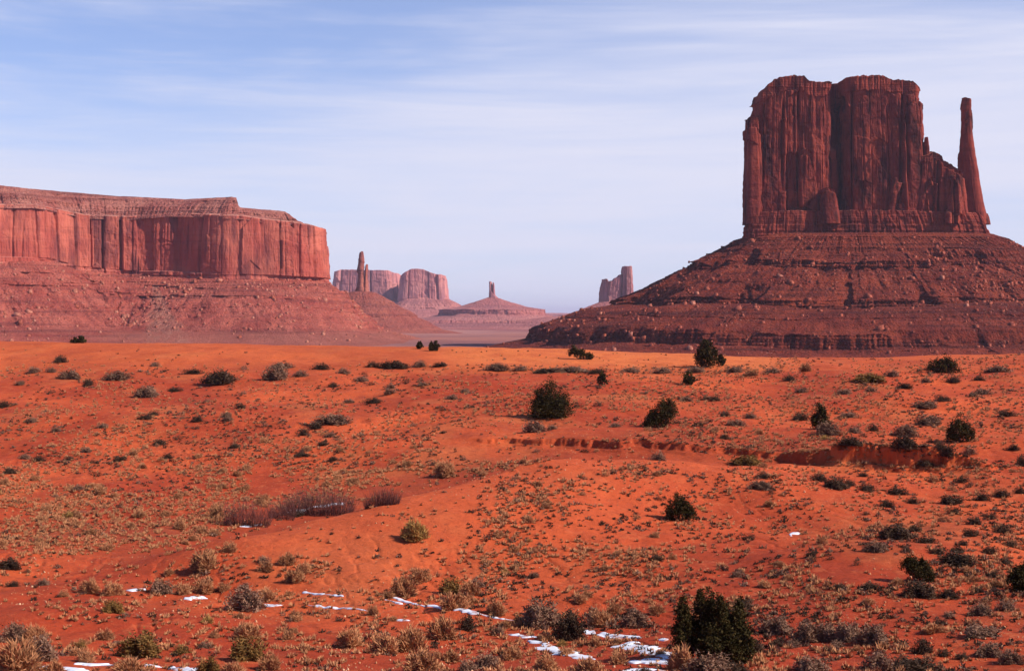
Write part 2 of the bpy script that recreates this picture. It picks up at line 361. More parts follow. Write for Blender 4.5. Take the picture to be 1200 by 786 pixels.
# ------------------------------------------------------------------ rock lofts
def cells(a, z, w, seed, tall=4.0):
    """vertical joint blocks on a wall: offset in -1..1 and closeness to a joint"""
    u = a/w + 0.55*(vn1(a/w*0.45, seed+1)*2-1)*1.2 + 0.10*(vn2(a/w*0.8, z/(w*3.0), seed+2)*2-1)
    i = np.floor(u); f = u-i
    seg = z/(w*tall*(0.5+1.0*hsh(i,1,0,seed))) + hsh(i,2,0,seed)*7 + 0.12*np.abs(f-0.5)*2
    off = hsh(i, np.floor(seg), 3, seed)*2-1 + 0.35*(hsh(i,9,1,seed)*2-1)
    e = np.minimum(f, 1-f)*w
    lean = (f-0.5)*(hsh(i,5,0,seed)*2-1)
    return off*0.85 + 1.5*lean, e, hsh(i,7,0,seed)
def cliff_d(a, z, amp=1.0, sc=1.0, seed=0):
    d = 0.0
    for (w, am, cd, cw, tall, pr) in ((44*sc, 4.6, 7.0, 1.5, 5.0, 0.45), (17*sc, 2.3, 6.5, 1.15, 4.0, 0.42), (6.5*sc, 0.75, 1.5, 0.7, 3.5, 0.70)):
        o_, e, r_ = cells(a, z, w, seed+int(w*10), tall)
        gate = sst(vn2(a/(w*2), z/(w*3.5), seed+44), 0.25, 0.5)
        d = d + am*sc*o_ - cd*sc*np.exp(-(e/(cw*sc))**2)*(r_ > pr)*gate
    o_, e, r_ = cells(a, z, 3.4*sc, seed+91, 5.0); gate = sst(vn2(a/(14*sc), z/(26*sc), seed+45), 0.35, 0.65)
    d = d + gate*(0.55*sc*o_ - 1.1*sc*np.exp(-(e/(0.6*sc))**2)*(r_ > 0.5))
    g = fbm(a/(9*sc), z/(12*sc), 4, seed+8); d = d + 0.9*sc*np.round(g*4)/4 + 0.3*sc*g + 0.45*sc*fbm(a/(2.5*sc), z/(3.5*sc), 2, seed+9)
    i = np.floor(z/(9.0*sc)+1.2*fbm(a/(40*sc), z/(60*sc), 2, seed+3)); d = d + 0.35*sc*(hsh(i, 0, 0, seed+5)*2-1)
    return d*amp
def strata_d(a, z, amp=1.0, sc=1.0, seed=0):
    L_ = z/(2.4*sc) + 0.4*fbm(a/(50*sc), z*0+3, 2, seed+3); i = np.floor(L_); f = L_-i
    d = 1.5*(hsh(i,0,0,seed)*2-1) - 0.8*np.exp(-(np.minimum(f,1-f)/0.13)**2)
    o_, e, r_ = cells(a, i*7.0, 6*sc, seed+9, 3.0)
    o2, e2, r2 = cells(a, i*3.0, 16*sc, seed+19, 3.0)
    o3, e3, r3 = cells(a, i*0.0+5, 40*sc, seed+29, 3.0)
    d = d + 1.2*o_ - 1.2*np.exp(-(e/(0.6*sc))**2) + 1.8*o2 + 1.6*o3
    return d*amp*sc
def talus_d(a, z, amp=1.0, sc=1.0, seed=0):
    g = np.abs(fbm(a/(34*sc), z/(70*sc), 4, seed+1))
    return amp*sc*(9.0*(g-0.25) + 4.0*fbm(a/(15*sc), z/(18*sc), 3, seed+2) + 2.6*fbm(a/(4.5*sc), z/(3.6*sc), 3, seed+3)
                   + 1.2*(hsh(np.floor(z/(5.5*sc)+0.6*fbm(a/(60*sc), z*0+1, 2, seed+6)), 1, 0, seed)*2-1))
def base_d(a, z, amp=1.0, sc=1.0, seed=0):
    return 0.55*strata_d(a, z, amp, sc, seed)+0.55*cliff_d(a, z, amp, sc*0.55, seed+7)
DFN = {'base': base_d, 'cliff': cliff_d, 'strata': strata_d, 'talus': talus_d}

def loft(name, knots, segs, m, parent, wrap=True, seed=0, smooth_=False, amp_s=None, sc=1.0):
    """knots: list of (X,Y,Z) arrays around the outline, from the bottom up; segs: (rows, kind, amp) between them.
       The wall is pushed in and out along the outline's normal."""
    ks = [np.stack([np.broadcast_to(np.asarray(c, float), knots[0][0].shape) for c in k], -1) for k in knots]
    P = [ks[0][None]]; kind = [np.array([segs[0][1]])]; am = [np.array([segs[0][2]])]
    for k0, k1, (n, kd, a_) in zip(ks[:-1], ks[1:], segs):
        t = (np.arange(1, n+1)/n)[:, None, None]; P.append(k0[None]*(1-t)+k1[None]*t)
        kind.append(np.array([kd]*n)); am.append(np.full(n, a_))
    P = np.concatenate(P); kind = np.concatenate(kind); am = np.concatenate(am)
    ref = ks[len(ks)//2]
    if wrap: tg = np.roll(ref, -3, 0)-np.roll(ref, 3, 0)
    else: tg = np.gradient(ref, axis=0)
    nx, ny = tg[:, 1], -tg[:, 0]; ln = np.hypot(nx, ny)+1e-9; nx /= ln; ny /= ln
    seg = np.hypot(*(np.diff(np.concatenate([ref, ref[:1]]), axis=0)[:, :2].T)); arc = np.concatenate([[0], np.cumsum(seg)[:-1]])
    A = np.repeat(arc[None], len(P), 0); Zc = P[..., 2]; d = np.zeros_like(Zc)
    for kd, fn in DFN.items():
        mk = kind == kd
        if mk.any(): d[mk] = fn(A[mk], Zc[mk], 1.0, sc, seed)
    ams = smooth_amp(am)
    d = d*ams[:, None]
    if amp_s is not None: d = d*amp_s[None]
    P[..., 0] += nx[None]*d; P[..., 1] += ny[None]*d
    tm = (kind == 'talus') | (kind == 'top')
    P[..., 2] += np.where(tm[:, None], 0.9*sc*fbm(A/(9*sc), Zc/(9*sc), 3, seed+31), 0)*np.minimum(ams, 1)[:, None]
    nr, nc = P.shape[:2]
    me = mesh_from(name, P.reshape(-1, 3), grid_faces(nr, nc, wrap), smooth_)
    return link(name, me, m, parent)
def smooth_amp(am):
    return np.convolve(np.pad(am, 2, mode='edge'), np.ones(5)/5, 'valid')

def sqloop(n, e=4.0):
    """unit rounded box, counter-clockwise, starting at the back; equal spacing"""
    th = np.linspace(0, 2*np.pi, 4000, endpoint=False)+np.pi/2
    c, s = np.cos(th), np.sin(th); r = (np.abs(c)**e+np.abs(s)**e)**(-1/e); x, y = c*r, s*r
    l = np.concatenate([[0], np.cumsum(np.hypot(np.diff(x), np.diff(y)))]); q = np.linspace(0, l[-1], n, endpoint=False)
    return np.interp(q, l, x), np.interp(q, l, y)
def block(name, m, parent, D, y0, y1, sides, top, n=700, rows=150, e=4.0, seed=0, amp=1.0, kind='cliff', sc=1.0, cap=0.6, lean=3.0, rag=1.0):
    """a standing mass of rock. sides: (row, left px, right px) from the bottom up; top: (px list, row list) of its skyline;
       y0..y1 its depth range; D the distance at which the rows and pixels are measured"""
    D = y0+0.06*(y1-y0)
    ux, uy = sqloop(n, e); kn = []; sg = []
    q = np.linspace(top[0][0], top[0][-1], 400); rw = np.interp(q, top[0], top[1]); st = 2.2; pf = min(1.0, 2200.0/D)
    rw = rw + rag*pf*(1.6*(hsh(np.floor(q/st+0.8*vn1(q/5.0, seed)), 0, 0, seed+4)-0.3) + 1.0*(hsh(np.floor(q/(st*2.6)), 0, 0, seed+6)-0.3))
    top = (q, rw)
    zb = Z(sides[0][0], D); L0 = np.array([s[1] for s in sides], float); R0 = np.array([s[2] for s in sides], float)
    zs = Z([s[0] for s in sides], D); mxz = Z(min(top[1]), D)
    fr = np.array([0, .18, .36, .54, .72, .90, 1.0])
    zt = None
    for f_ in fr:
        zz_ = zb+(mxz-zb)*f_
        l, r = np.interp(zz_, zs, L0), np.interp(zz_, zs, R0)
        cc_ = (0.85 if e >= 5 else 0.5 if e > 2 else 0.1)*(y1-y0)/2*(1 if l > 600 else -1); ym = (y0+y1)/2
        xl, xr = (l-600)/F*(ym+cc_), (r-600)/F*(ym-cc_)
        x = (xl+xr)/2 + ux*(xr-xl)/2
        if zt is None: pass
        pxs = 600+x/D*F; ztp = Z(np.interp(pxs, top[0], top[1]), D)
        yc, hy = (y0+y1)/2, (y1-y0)/2*(1-0.0*f_)
        yv = yc + uy*(hy-lean*f_)
        kn.append((x, yv, np.minimum(zb+(ztp-zb)*f_, ztp)))
    # rounded rim then the cap
    x, y, z = kn[-1]; cx, cyy = x.mean(), y.mean()
    for k_, dz in ((0.955, 0.0), (0.86, 0.6), (0.55, 1.0), (0.02, 1.2)):
        x2 = cx+(x-cx)*(k_ if k_ > 0.5 else k_*1.0); y2 = cyy+(y-cyy)*k_
        z2 = Z(np.interp(600+x2/D*F, top[0], top[1]), D)+dz*cap
        kn.append((x2, y2, z2))
    rr = max(4, rows//6)
    sg = [(rr, kind, amp)]*5 + [(max(4, int(rr*0.7)), 'base' if (kind == 'cliff' and y0 < 1500 and rag > 0.5) else kind, amp*0.75), (6, kind, amp*0.6), (8, 'top', 0.0), (10, 'top', 0.0), (8, 'top', 0.0)]
    return loft(name, kn, sg, m, parent, True, seed, sc=sc)

def cone(name, m, parent, D, cpx, hx, hy, prof, n=900, e=2.6, seed=0, sc=1.0, yc=None, amp=1.0, zw=1.5):
    """talus skirt round a rounded-box core. prof: (offset m, row, rows, kind, amp) from the foot up"""
    ux, uy = sqloop(n, e); cx = (cpx-600)/F*D; yc = D if yc is None else yc
    kn = []; sg = []
    th = np.arctan2(uy, ux)
    lx = 600+(cx+ux*hx+ux/np.hypot(ux, uy)*prof[0][0]*0.6)/(yc-hy-100)*F
    for i, (off, row, nr, kd, am, *brk) in enumerate(prof):
        row = row+0*ux
        if brk:          # the ledge dies out here and there
            m_ = np.clip(sst(fbm(np.cos(th)*5+i, np.sin(th)*5, 3, seed+60+i), 0.02, 0.35)*brk[0] + sst(lx, brk[1], brk[1]+110)*0.9, 0, 0.92)
            row = row*(1-m_)+(prof[i-1][1])*m_; off = off*(1-m_)+(prof[i-1][0]*0.35+prof[min(i+1,len(prof)-1)][0]*0.65)*m_
        ox = off*(1+0.10*fbm(np.cos(th)*1.5, np.sin(th)*1.5, 2, seed+77))
        ln = np.hypot(ux, uy)
        wav = zw*sc*fbm(np.cos(th)*2.2+5, np.sin(th)*2.2, 3, seed+70)*(1 if 0 < i < len(prof)-3 else 0)
        kn.append((cx+ux*hx+ux/ln*ox, yc+uy*hy+uy/ln*ox, Z(row, D)+wav))
        if i: sg.append((nr, kd, am*amp))
    return loft(name, kn, sg, m, parent, True, seed, sc=sc)

def rocks_mesh(name, pts, sizes, seed=0):
    """angular stones, 12-face hulls of 8 jittered corners"""
    r = np.random.default_rng(seed); n = len(pts)
    base = np.array([[-1,-1,-1],[1,-1,-1],[1,1,-1],[-1,1,-1],[-1,-1,1],[1,-1,1],[1,1,1],[-1,1,1]], float)*0.5
    c = base[None]*(1+0.5*(r.random((n,8,3))-0.5)); c[:, 4:, :2] *= 0.7
    c *= (0.7+0.6*r.random((n,1,3)))*np.asarray(sizes)[:, None, None]
    a_ = r.random(n)*6.28; ca, sa = np.cos(a_)[:,None], np.sin(a_)[:,None]
    x = c[...,0]*ca-c[...,1]*sa; y = c[...,0]*sa+c[...,1]*ca
    tl = (r.random(n)-0.5)[:,None]*0.9; z = c[...,2]+x*tl
    co = np.stack([x, y, z], -1)+np.asarray(pts)[:, None, :]
    q = np.array([[0,3,2,1],[4,5,6,7],[0,1,5,4],[1,2,6,5],[2,3,7,6],[3,0,4,7]])
    fc = (q[None]+np.arange(n)[:,None,None]*8).reshape(-1, 4)
    return mesh_from(name, co.reshape(-1, 3), fc)
def scatter_on(o, n, rng, ymax=None, zr=None, bias=None):
    me = o.data; k = len(me.vertices); co = np.empty(k*3, np.float32); me.vertices.foreach_get('co', co); co = co.reshape(-1, 3)
    i = rng.integers(0, k, n*6); p = co[i]
    ok = np.ones(len(p), bool)
    if ymax is not None: ok &= p[:,1] < ymax
    if zr is not None: ok &= (p[:,2] > zr[0]) & (p[:,2] < zr[1])
    cl = fbm(p[:,0]/60, p[:,2]/40, 3, 5); ok &= rng.random(len(p)) < 0.25+0.9*np.clip(cl+0.35, 0, 1)
    return p[ok][:n]

def stone_mat(name, c1, c2):
    k = Mat(name); n_ = k.noise(k.map((0.6,0.6,0.6)), 1.0, 2, 0.5); n2_ = k.noise(k.map((0.05,0.05,0.05),(4,4,4)), 1.0, 3, 0.5)
    return k.out(k.mix(k.rng(k.math('ADD', k.math('MULTIPLY', n_, 0.6), k.math('MULTIPLY', n2_, 0.4)), 0.4, 0.6), c1, c2))
M['stone_dark'] = stone_mat('fallen_red_rock', (0.17,0.034,0.021), (0.36,0.095,0.055))
M['stone_mid'] = stone_mat('fallen_rock', (0.29,0.075,0.045), (0.44,0.17,0.11))
M['stone_pale'] = stone_mat('fallen_pink_rock', (0.33,0.10,0.06), (0.55,0.28,0.19))

# ---- the great butte on the right
D = 1500.0
bt = empty('butte', (W(1015, 410, D)[0], D, Z(410, D)))
tag(bt, 'massive dark red butte with a slim thumb spire on a broad stepped skirt', 'butte')
bt_loc = Vector(bt.location)
PARTS = []
def P_(o):
    o.location = -Vector(o.parent.location); PARTS.append(o); return o
mt = M['mitten']
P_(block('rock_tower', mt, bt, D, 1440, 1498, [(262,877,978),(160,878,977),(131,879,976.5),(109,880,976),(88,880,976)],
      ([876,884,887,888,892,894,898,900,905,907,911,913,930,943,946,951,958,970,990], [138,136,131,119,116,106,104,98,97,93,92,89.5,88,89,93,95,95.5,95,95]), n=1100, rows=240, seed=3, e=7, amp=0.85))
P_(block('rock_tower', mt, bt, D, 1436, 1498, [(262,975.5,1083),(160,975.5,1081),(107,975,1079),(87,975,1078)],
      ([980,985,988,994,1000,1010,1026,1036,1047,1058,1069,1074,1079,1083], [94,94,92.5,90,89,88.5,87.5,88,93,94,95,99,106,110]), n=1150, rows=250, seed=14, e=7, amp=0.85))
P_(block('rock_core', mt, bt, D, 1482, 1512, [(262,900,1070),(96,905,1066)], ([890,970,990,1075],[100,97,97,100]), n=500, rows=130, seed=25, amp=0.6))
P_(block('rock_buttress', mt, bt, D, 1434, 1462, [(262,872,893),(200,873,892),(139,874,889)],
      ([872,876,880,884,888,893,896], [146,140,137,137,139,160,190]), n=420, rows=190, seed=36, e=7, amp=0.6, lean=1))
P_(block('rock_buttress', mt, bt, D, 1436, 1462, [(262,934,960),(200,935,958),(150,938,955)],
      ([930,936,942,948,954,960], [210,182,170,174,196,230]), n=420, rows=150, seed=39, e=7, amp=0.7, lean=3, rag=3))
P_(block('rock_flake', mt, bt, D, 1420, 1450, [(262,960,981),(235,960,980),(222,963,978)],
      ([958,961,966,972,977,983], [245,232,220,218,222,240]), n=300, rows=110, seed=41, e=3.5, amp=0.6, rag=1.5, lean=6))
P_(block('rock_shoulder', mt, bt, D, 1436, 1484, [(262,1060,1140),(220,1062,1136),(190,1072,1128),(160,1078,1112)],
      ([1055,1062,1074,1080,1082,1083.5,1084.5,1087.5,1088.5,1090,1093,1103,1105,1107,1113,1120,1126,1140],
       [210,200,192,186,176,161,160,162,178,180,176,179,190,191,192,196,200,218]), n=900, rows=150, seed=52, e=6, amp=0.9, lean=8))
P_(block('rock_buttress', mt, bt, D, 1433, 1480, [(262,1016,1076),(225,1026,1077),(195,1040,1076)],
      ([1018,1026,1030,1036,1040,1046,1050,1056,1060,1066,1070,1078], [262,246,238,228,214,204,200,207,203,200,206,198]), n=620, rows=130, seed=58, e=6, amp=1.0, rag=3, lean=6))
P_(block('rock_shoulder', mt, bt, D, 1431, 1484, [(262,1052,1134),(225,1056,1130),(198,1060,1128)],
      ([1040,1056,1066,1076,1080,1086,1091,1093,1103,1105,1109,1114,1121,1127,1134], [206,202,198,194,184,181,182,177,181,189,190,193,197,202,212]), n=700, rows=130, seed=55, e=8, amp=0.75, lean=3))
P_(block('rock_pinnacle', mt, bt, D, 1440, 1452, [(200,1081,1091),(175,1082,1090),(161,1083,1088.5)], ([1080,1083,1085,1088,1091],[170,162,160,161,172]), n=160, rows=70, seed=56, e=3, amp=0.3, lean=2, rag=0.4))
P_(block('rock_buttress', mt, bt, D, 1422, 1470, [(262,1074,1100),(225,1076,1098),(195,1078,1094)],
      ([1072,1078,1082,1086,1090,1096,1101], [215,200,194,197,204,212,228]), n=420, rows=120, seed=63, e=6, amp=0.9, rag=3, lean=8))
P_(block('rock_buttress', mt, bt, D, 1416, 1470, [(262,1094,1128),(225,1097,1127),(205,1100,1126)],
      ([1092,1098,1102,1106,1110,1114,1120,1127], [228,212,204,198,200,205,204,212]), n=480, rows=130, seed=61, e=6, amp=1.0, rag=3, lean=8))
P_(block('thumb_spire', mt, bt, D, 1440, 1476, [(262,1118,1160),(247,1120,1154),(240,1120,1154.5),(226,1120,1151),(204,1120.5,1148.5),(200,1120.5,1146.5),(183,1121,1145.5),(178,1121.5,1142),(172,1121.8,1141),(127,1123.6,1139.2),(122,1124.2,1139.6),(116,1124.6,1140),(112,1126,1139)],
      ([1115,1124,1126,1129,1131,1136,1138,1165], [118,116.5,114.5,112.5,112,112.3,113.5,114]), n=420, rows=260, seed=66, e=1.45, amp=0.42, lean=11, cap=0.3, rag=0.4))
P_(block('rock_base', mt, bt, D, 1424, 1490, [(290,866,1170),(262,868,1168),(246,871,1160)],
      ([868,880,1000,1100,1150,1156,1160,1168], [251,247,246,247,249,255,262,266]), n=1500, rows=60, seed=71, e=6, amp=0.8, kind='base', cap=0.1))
core_hx = (1165-873)/2/F*D
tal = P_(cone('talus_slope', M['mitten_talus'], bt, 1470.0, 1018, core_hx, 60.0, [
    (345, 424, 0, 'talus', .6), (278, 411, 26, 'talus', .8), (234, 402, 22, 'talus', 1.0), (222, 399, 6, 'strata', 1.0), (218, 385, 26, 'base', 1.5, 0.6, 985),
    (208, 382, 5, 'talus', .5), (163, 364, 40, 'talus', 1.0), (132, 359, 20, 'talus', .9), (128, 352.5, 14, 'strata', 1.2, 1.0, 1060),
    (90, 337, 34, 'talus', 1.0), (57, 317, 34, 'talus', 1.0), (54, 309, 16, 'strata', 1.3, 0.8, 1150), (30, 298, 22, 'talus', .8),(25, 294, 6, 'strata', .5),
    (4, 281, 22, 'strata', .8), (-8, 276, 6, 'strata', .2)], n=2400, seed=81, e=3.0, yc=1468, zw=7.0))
r_ = np.random.default_rng(5)
pts = scatter_on(tal, 14000, r_, 1500, (Z(412, D), Z(285, D))); vp = 600+F*pts[:,0]/pts[:,1]; pts = pts[(r_.random(len(pts)) < 0.35+0.65*sst(vp, 980, 1080)) & (vp < 1290)]; sz = 0.5+3.4*r_.random(len(pts))**9
o = link('rubble', rocks_mesh('rubble', pts, sz, 3), M['stone_dark'], bt); P_(o); tag(o, kind='stuff')
pts = scatter_on(tal, 600, r_, 1440, (Z(408, D), Z(325, D)))
vp = 600+F*pts[:,0]/pts[:,1]; pts = np.concatenate([pts[vp > 1000][:60], pts[vp <= 1000][:36]])
for i, p in enumerate(pts):
    s_ = 2.6+4.2*random.random()**2
    o = link('boulder', rocks_mesh('boulder', [(0,0,0)], [s_], 100+i), M['stone_mid' if i % 3 == 0 else 'stone_dark'], bt)
    o.location = Vector([float(q) for q in p]) - bt_loc

# ---- the long mesa on the left
def path_outline(pts, n):
    p = np.array(pts, float); t = np.concatenate([[0], np.cumsum(np.hypot(*np.diff(p, axis=0).T))])
    q = np.linspace(0, t[-1], n); x = np.interp(q, t, p[:,0]); y = np.interp(q, t, p[:,1])
    w = max(5, n//45)|1; ker = np.hanning(w+2)[1:-1]; ker /= ker.sum()
    f = lambda a_: np.convolve(np.pad(a_, w//2, mode='reflect', reflect_type='odd'), ker, 'valid')
    return f(x), f(y)
DM = 1820.0
def pd(px, d): return ((px-600)/F*d, d)
mesa_pts = [pd(-620,1500), pd(-400,1560), pd(-200,1640), pd(-60,1710), pd(40,1760), pd(95,1810), pd(150,1830), pd(215,1822), pd(262,1800), pd(305,1815), pd(352,1830),
            pd(383,1860), pd(386,1905), pd(383,2000), pd(360,2300), pd(300,2700)]
mx_, my_ = path_outline(mesa_pts, 2600)
tx, ty = np.gradient(mx_), np.gradient(my_); l_ = np.hypot(tx, ty); onx, ony = ty/l_, -tx/l_
wsm = 121; kk = np.hanning(wsm); kk /= kk.sum()
onx = np.convolve(np.pad(onx, wsm//2, mode='edge'), kk, 'valid'); ony = np.convolve(np.pad(ony, wsm//2, mode='edge'), kk, 'valid')
mpx = 600+F*mx_/my_
mpx = np.where(my_ > 1900, 384.0, mpx)                    # behind the corner the levels stay those of the corner
def lev(pxs, rows): return Z(np.interp(mpx, pxs, rows), np.minimum(my_, 1900))
z_base = lev([-600,0,60,90,150,200,260,300,385], [300,309,311,320,326,327,331,331,334])
z_rim = lev([-600,0,40,60,100,150,200,285,310,340,365,385], [235,240,240,243,252,254,250,253,257,260,264,269])
z_sky = lev([-600,0,66,133,200,232,262,278,283,286,350,356,370,385], [208,213,219,226,230,228,227,228,238,240,245,250,260,267])
z_foot = lev([-600,0,150,385], [399,400,402,399])
ms = empty('mesa', (-560, 1800, float(z_foot.mean())))
tag(ms, 'long flat topped red mesa with a sheer streaked wall and rubble slopes', 'mesa')
cf_ = 1-0.52*sst(np.arange(len(mx_))*1.0, float(np.argmax(mpx > 335)), float(np.argmax(mpx > 382)))
def ofs(o_, z_): o_ = np.where(np.asarray(o_)+0*mx_ > 0, o_*cf_, o_); return (mx_+onx*o_, my_+ony*o_, z_)
gul = 1+0.35*fbm(mpx/55, mpx*0+2, 3, 7)
fan_bump = 30*np.exp(-((mpx-300)/45)**2)+14*np.exp(-((mpx-110)/40)**2)-10*np.exp(-((mpx-185)/18)**2)
P_(loft('rock_wall', [ofs(3, z_base-10), ofs(0, z_base+(z_rim-z_base)*0.12), ofs(-2, z_base+(z_rim-z_base)*0.55), ofs(-4, z_rim), ofs(-9, z_rim+2)],
        [(24,'strata',0.7),(60,'cliff',0.62),(70,'cliff',0.62),(5,'cliff',0.4)], M['mesa'], ms, False, 200, sc=1.5, amp_s=0.25+1.3*vn1(np.arange(2600)/110.0, 61)**1.3))
P_(loft('upper_ledges', [ofs(-3, z_rim-4), ofs(-7, z_rim+1), ofs(-16, z_rim*0.72+z_sky*0.28), ofs(-19, z_rim*0.55+z_sky*0.45), ofs(-34, z_rim*0.22+z_sky*0.78), ofs(-48, z_sky), (mx_*0.80-700*0.20, my_*0.80+2300*0.20, z_sky-0.5), (mx_*0.2-700*0.8, my_*0.2+2300*0.8, z_sky*0+z_sky.min()-40)],
        [(4,'strata',0.5),(14,'strata',1.0),(9,'strata',1.1),(16,'strata',0.8),(9,'talus',0.7),(6,'talus',0.2),(8,'top',0)], M['mesa_top'], ms, False, 220, sc=0.9))
mt_ = P_(loft('talus_slope', [ofs(360+fan_bump, z_foot-6), ofs(250+fan_bump, z_foot+3), ofs(150+fan_bump*1.3, z_foot*0.80+z_base*0.20), ofs(96+fan_bump, z_foot*0.52+z_base*0.48),
        ofs(60+fan_bump*.6, z_foot*0.28+z_base*0.72), ofs(55+fan_bump*.6, z_foot*0.24+z_base*0.76), ofs(30+fan_bump*.3, z_foot*0.11+z_base*0.89), ofs(7, z_base+1), ofs(-4, z_base+6)],
        [(16,'talus',.35),(30,'talus',.9),(40,'talus',1.25),(30,'talus',1.15),(8,'strata',.6),(22,'talus',1.0),(22,'strata',.6),(5,'strata',.4)], M['mesa_talus'], ms, False, 240, sc=1.1))
pts = scatter_on(mt_, 5500, r_, 1900); pts = pts[(600+F*pts[:,0]/pts[:,1] > -60)]; sz = 0.6+4.0*r_.random(len(pts))**9
o = link('rubble', rocks_mesh('rubble', pts, sz, 8), M['stone_mid'], ms); P_(o); tag(o, kind='stuff')
pts = scatter_on(mt_, 160, r_, 1850, (float(z_foot.mean())+6, 60)); pts = pts[(600+F*pts[:,0]/pts[:,1] > -10)][:60]
ms_loc = Vector(ms.location)
for i, p in enumerate(pts):
    s_ = 3.0+5*random.random()**2
    o = link('boulder', rocks_mesh('boulder', [(0,0,0)], [s_], 300+i), M['stone_mid' if i % 2 else 'stone_dark'], ms)
    o.location = Vector([float(q) for q in p]) - ms_loc
# pale scree chute spreading down the slope: the stone there is paler
me = mt_.data; co = np.empty(len(me.vertices)*3, np.float32); me.vertices.foreach_get('co', co); co = co.reshape(-1, 3).astype(float)
vp = 600+F*co[:,0]/co[:,1]; vr = HZ-F*co[:,2]/co[:,1]; tt = np.clip((vr-331)/60, 0, 1.3)
hw = 3+26*tt**1.3; cxp = 182+13*tt**1.4; e_ = np.abs(vp-cxp)/hw + 0.35*fbm(vp/6, vr/5, 3, 8)
fan = (1-sst(e_, 0.45, 1.15))*sst(vr, 330, 338)*(0.45+0.5*sst(fbm(vp/4, vr/4, 3, 18), -0.3, 0.3))
apron = sst(vr+6*fbm(vp/30, vr/8, 3, 9), 384, 394)*sst(vp, 60, 180)*0.6
attr(me, 'scree', np.maximum(fan, apron*0.7))

# ---- slender spire in front of the far mesas
D = 3100.0; mf, tf = M['far'], M['far_talus']
sp_ = empty('spire_butte', (W(423, 388, D)[0], D, Z(388, D))); tag(sp_, 'slender pointed rock spire on a red cone beside the end of the long mesa', 'butte')
M['spire'] = rock_mat('spire_rock', (0.34,0.085,0.058), (0.15,0.045,0.042), (0.44,0.14,0.09), 1.7, 0.9)
M['spire_talus'] = talus_mat('spire_talus_shale', (0.33,0.072,0.048), (0.18,0.045,0.038), (0.40,0.11,0.07), (0.55,0.30,0.22), 1.7)
P_(block('rock_spire', M['spire'], sp_, D, D-16, D+16, [(352,412,434),(341,414.5,432.5),(338,416.5,430),(325,417.5,428),(322,418.5,427.5),(310,418.5,427),(306,420.5,426.5),(303,420.8,426),(295,421.8,424.8)],
      ([410,419,421,423,424,426,436],[312,303,297,294,295,302,312]), n=340, rows=140, seed=301, e=1.7, amp=0.85, sc=0.8, lean=8))
P_(block('rock_pinnacle', M['spire'], sp_, D, D-14, D+12, [(352,424,434),(325,426.5,431.5),(309,428.5,431.3)],
      ([424,428,430,431,435],[315,310,309,311,320]), n=200, rows=80, seed=305, e=1.8, amp=0.5, sc=0.8, lean=5))
P_(cone('talus_slope', M['spire_talus'], sp_, D, 423.5, 22, 22, [(260,397,0,'talus',.5),(150,386.5,14,'talus',.7),(98,372,14,'talus',.8),(94,369,4,'strata',.6),(50,356,14,'talus',.8),(47,354,4,'strata',.5),(10,343,12,'strata',.5),(-10,341,4,'strata',.2)],
      n=700, seed=310, sc=1.5, e=2.0))
# ---- the two far mesas
D = 6500.0
m2 = empty('mesa', (W(428, 375, D)[0], D, Z(375, D))); tag(m2, 'hazy pink flat mesa standing behind the slender spire', 'mesa', 'hazy mesas in the distance')
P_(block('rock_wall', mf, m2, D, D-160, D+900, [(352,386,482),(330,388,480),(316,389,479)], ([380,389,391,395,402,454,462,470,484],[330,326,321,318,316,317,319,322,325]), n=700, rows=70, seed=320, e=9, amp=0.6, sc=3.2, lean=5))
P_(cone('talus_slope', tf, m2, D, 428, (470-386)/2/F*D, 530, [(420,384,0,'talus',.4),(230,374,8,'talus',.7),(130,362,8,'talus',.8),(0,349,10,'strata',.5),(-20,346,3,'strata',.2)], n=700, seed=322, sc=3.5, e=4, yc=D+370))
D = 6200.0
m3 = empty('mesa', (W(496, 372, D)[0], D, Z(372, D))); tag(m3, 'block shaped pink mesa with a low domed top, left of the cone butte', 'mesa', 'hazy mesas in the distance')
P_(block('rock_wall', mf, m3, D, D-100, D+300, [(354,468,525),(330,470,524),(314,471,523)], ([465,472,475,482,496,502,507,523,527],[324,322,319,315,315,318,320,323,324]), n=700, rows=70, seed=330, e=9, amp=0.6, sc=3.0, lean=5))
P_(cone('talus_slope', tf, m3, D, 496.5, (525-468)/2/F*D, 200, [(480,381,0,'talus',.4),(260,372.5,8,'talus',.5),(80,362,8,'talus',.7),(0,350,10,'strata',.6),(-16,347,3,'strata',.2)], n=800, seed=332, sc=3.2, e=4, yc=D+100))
# ---- cone butte with forked spire on a bench
D = 5600.0
kb = empty('butte', (W(577, 372, D)[0], D, Z(372, D))); tag(kb, 'small forked spire on a wide pink cone in the far middle of the valley', 'butte')
P_(block('rock_spire', mf, kb, D, D-22, D+22, [(353,572,585.5),(344,572.3,584.5),(342,572.6,577),(331,573,576)],
      ([571,573,574,576,577,584,586],[333,330,329,330,342,343,346]), n=200, rows=60, seed=340, e=2.6, amp=0.45, lean=4, sc=1.6))
P_(block('rock_pinnacle', mf, kb, D, D-16, D+16, [(350,576.4,581),(330.5,577.3,579.5)], ([576,577.5,578.5,579.5,582],[333,331,330.5,333,335]), n=140, rows=50, seed=342, e=2.4, amp=0.3, lean=3))
P_(cone('talus_slope', tf, kb, D, 577, 24, 24, [(520,388,0,'talus',.3),(330,378,8,'talus',.5),(190,369,6,'talus',.5),(186,363,6,'strata',.8),(112,360,6,'talus',.6),(60,355,6,'talus',.5),(0,349,8,'strata',.4),(-14,348,2,'strata',.1)],
      n=800, seed=344, sc=2.4, e=2.0))
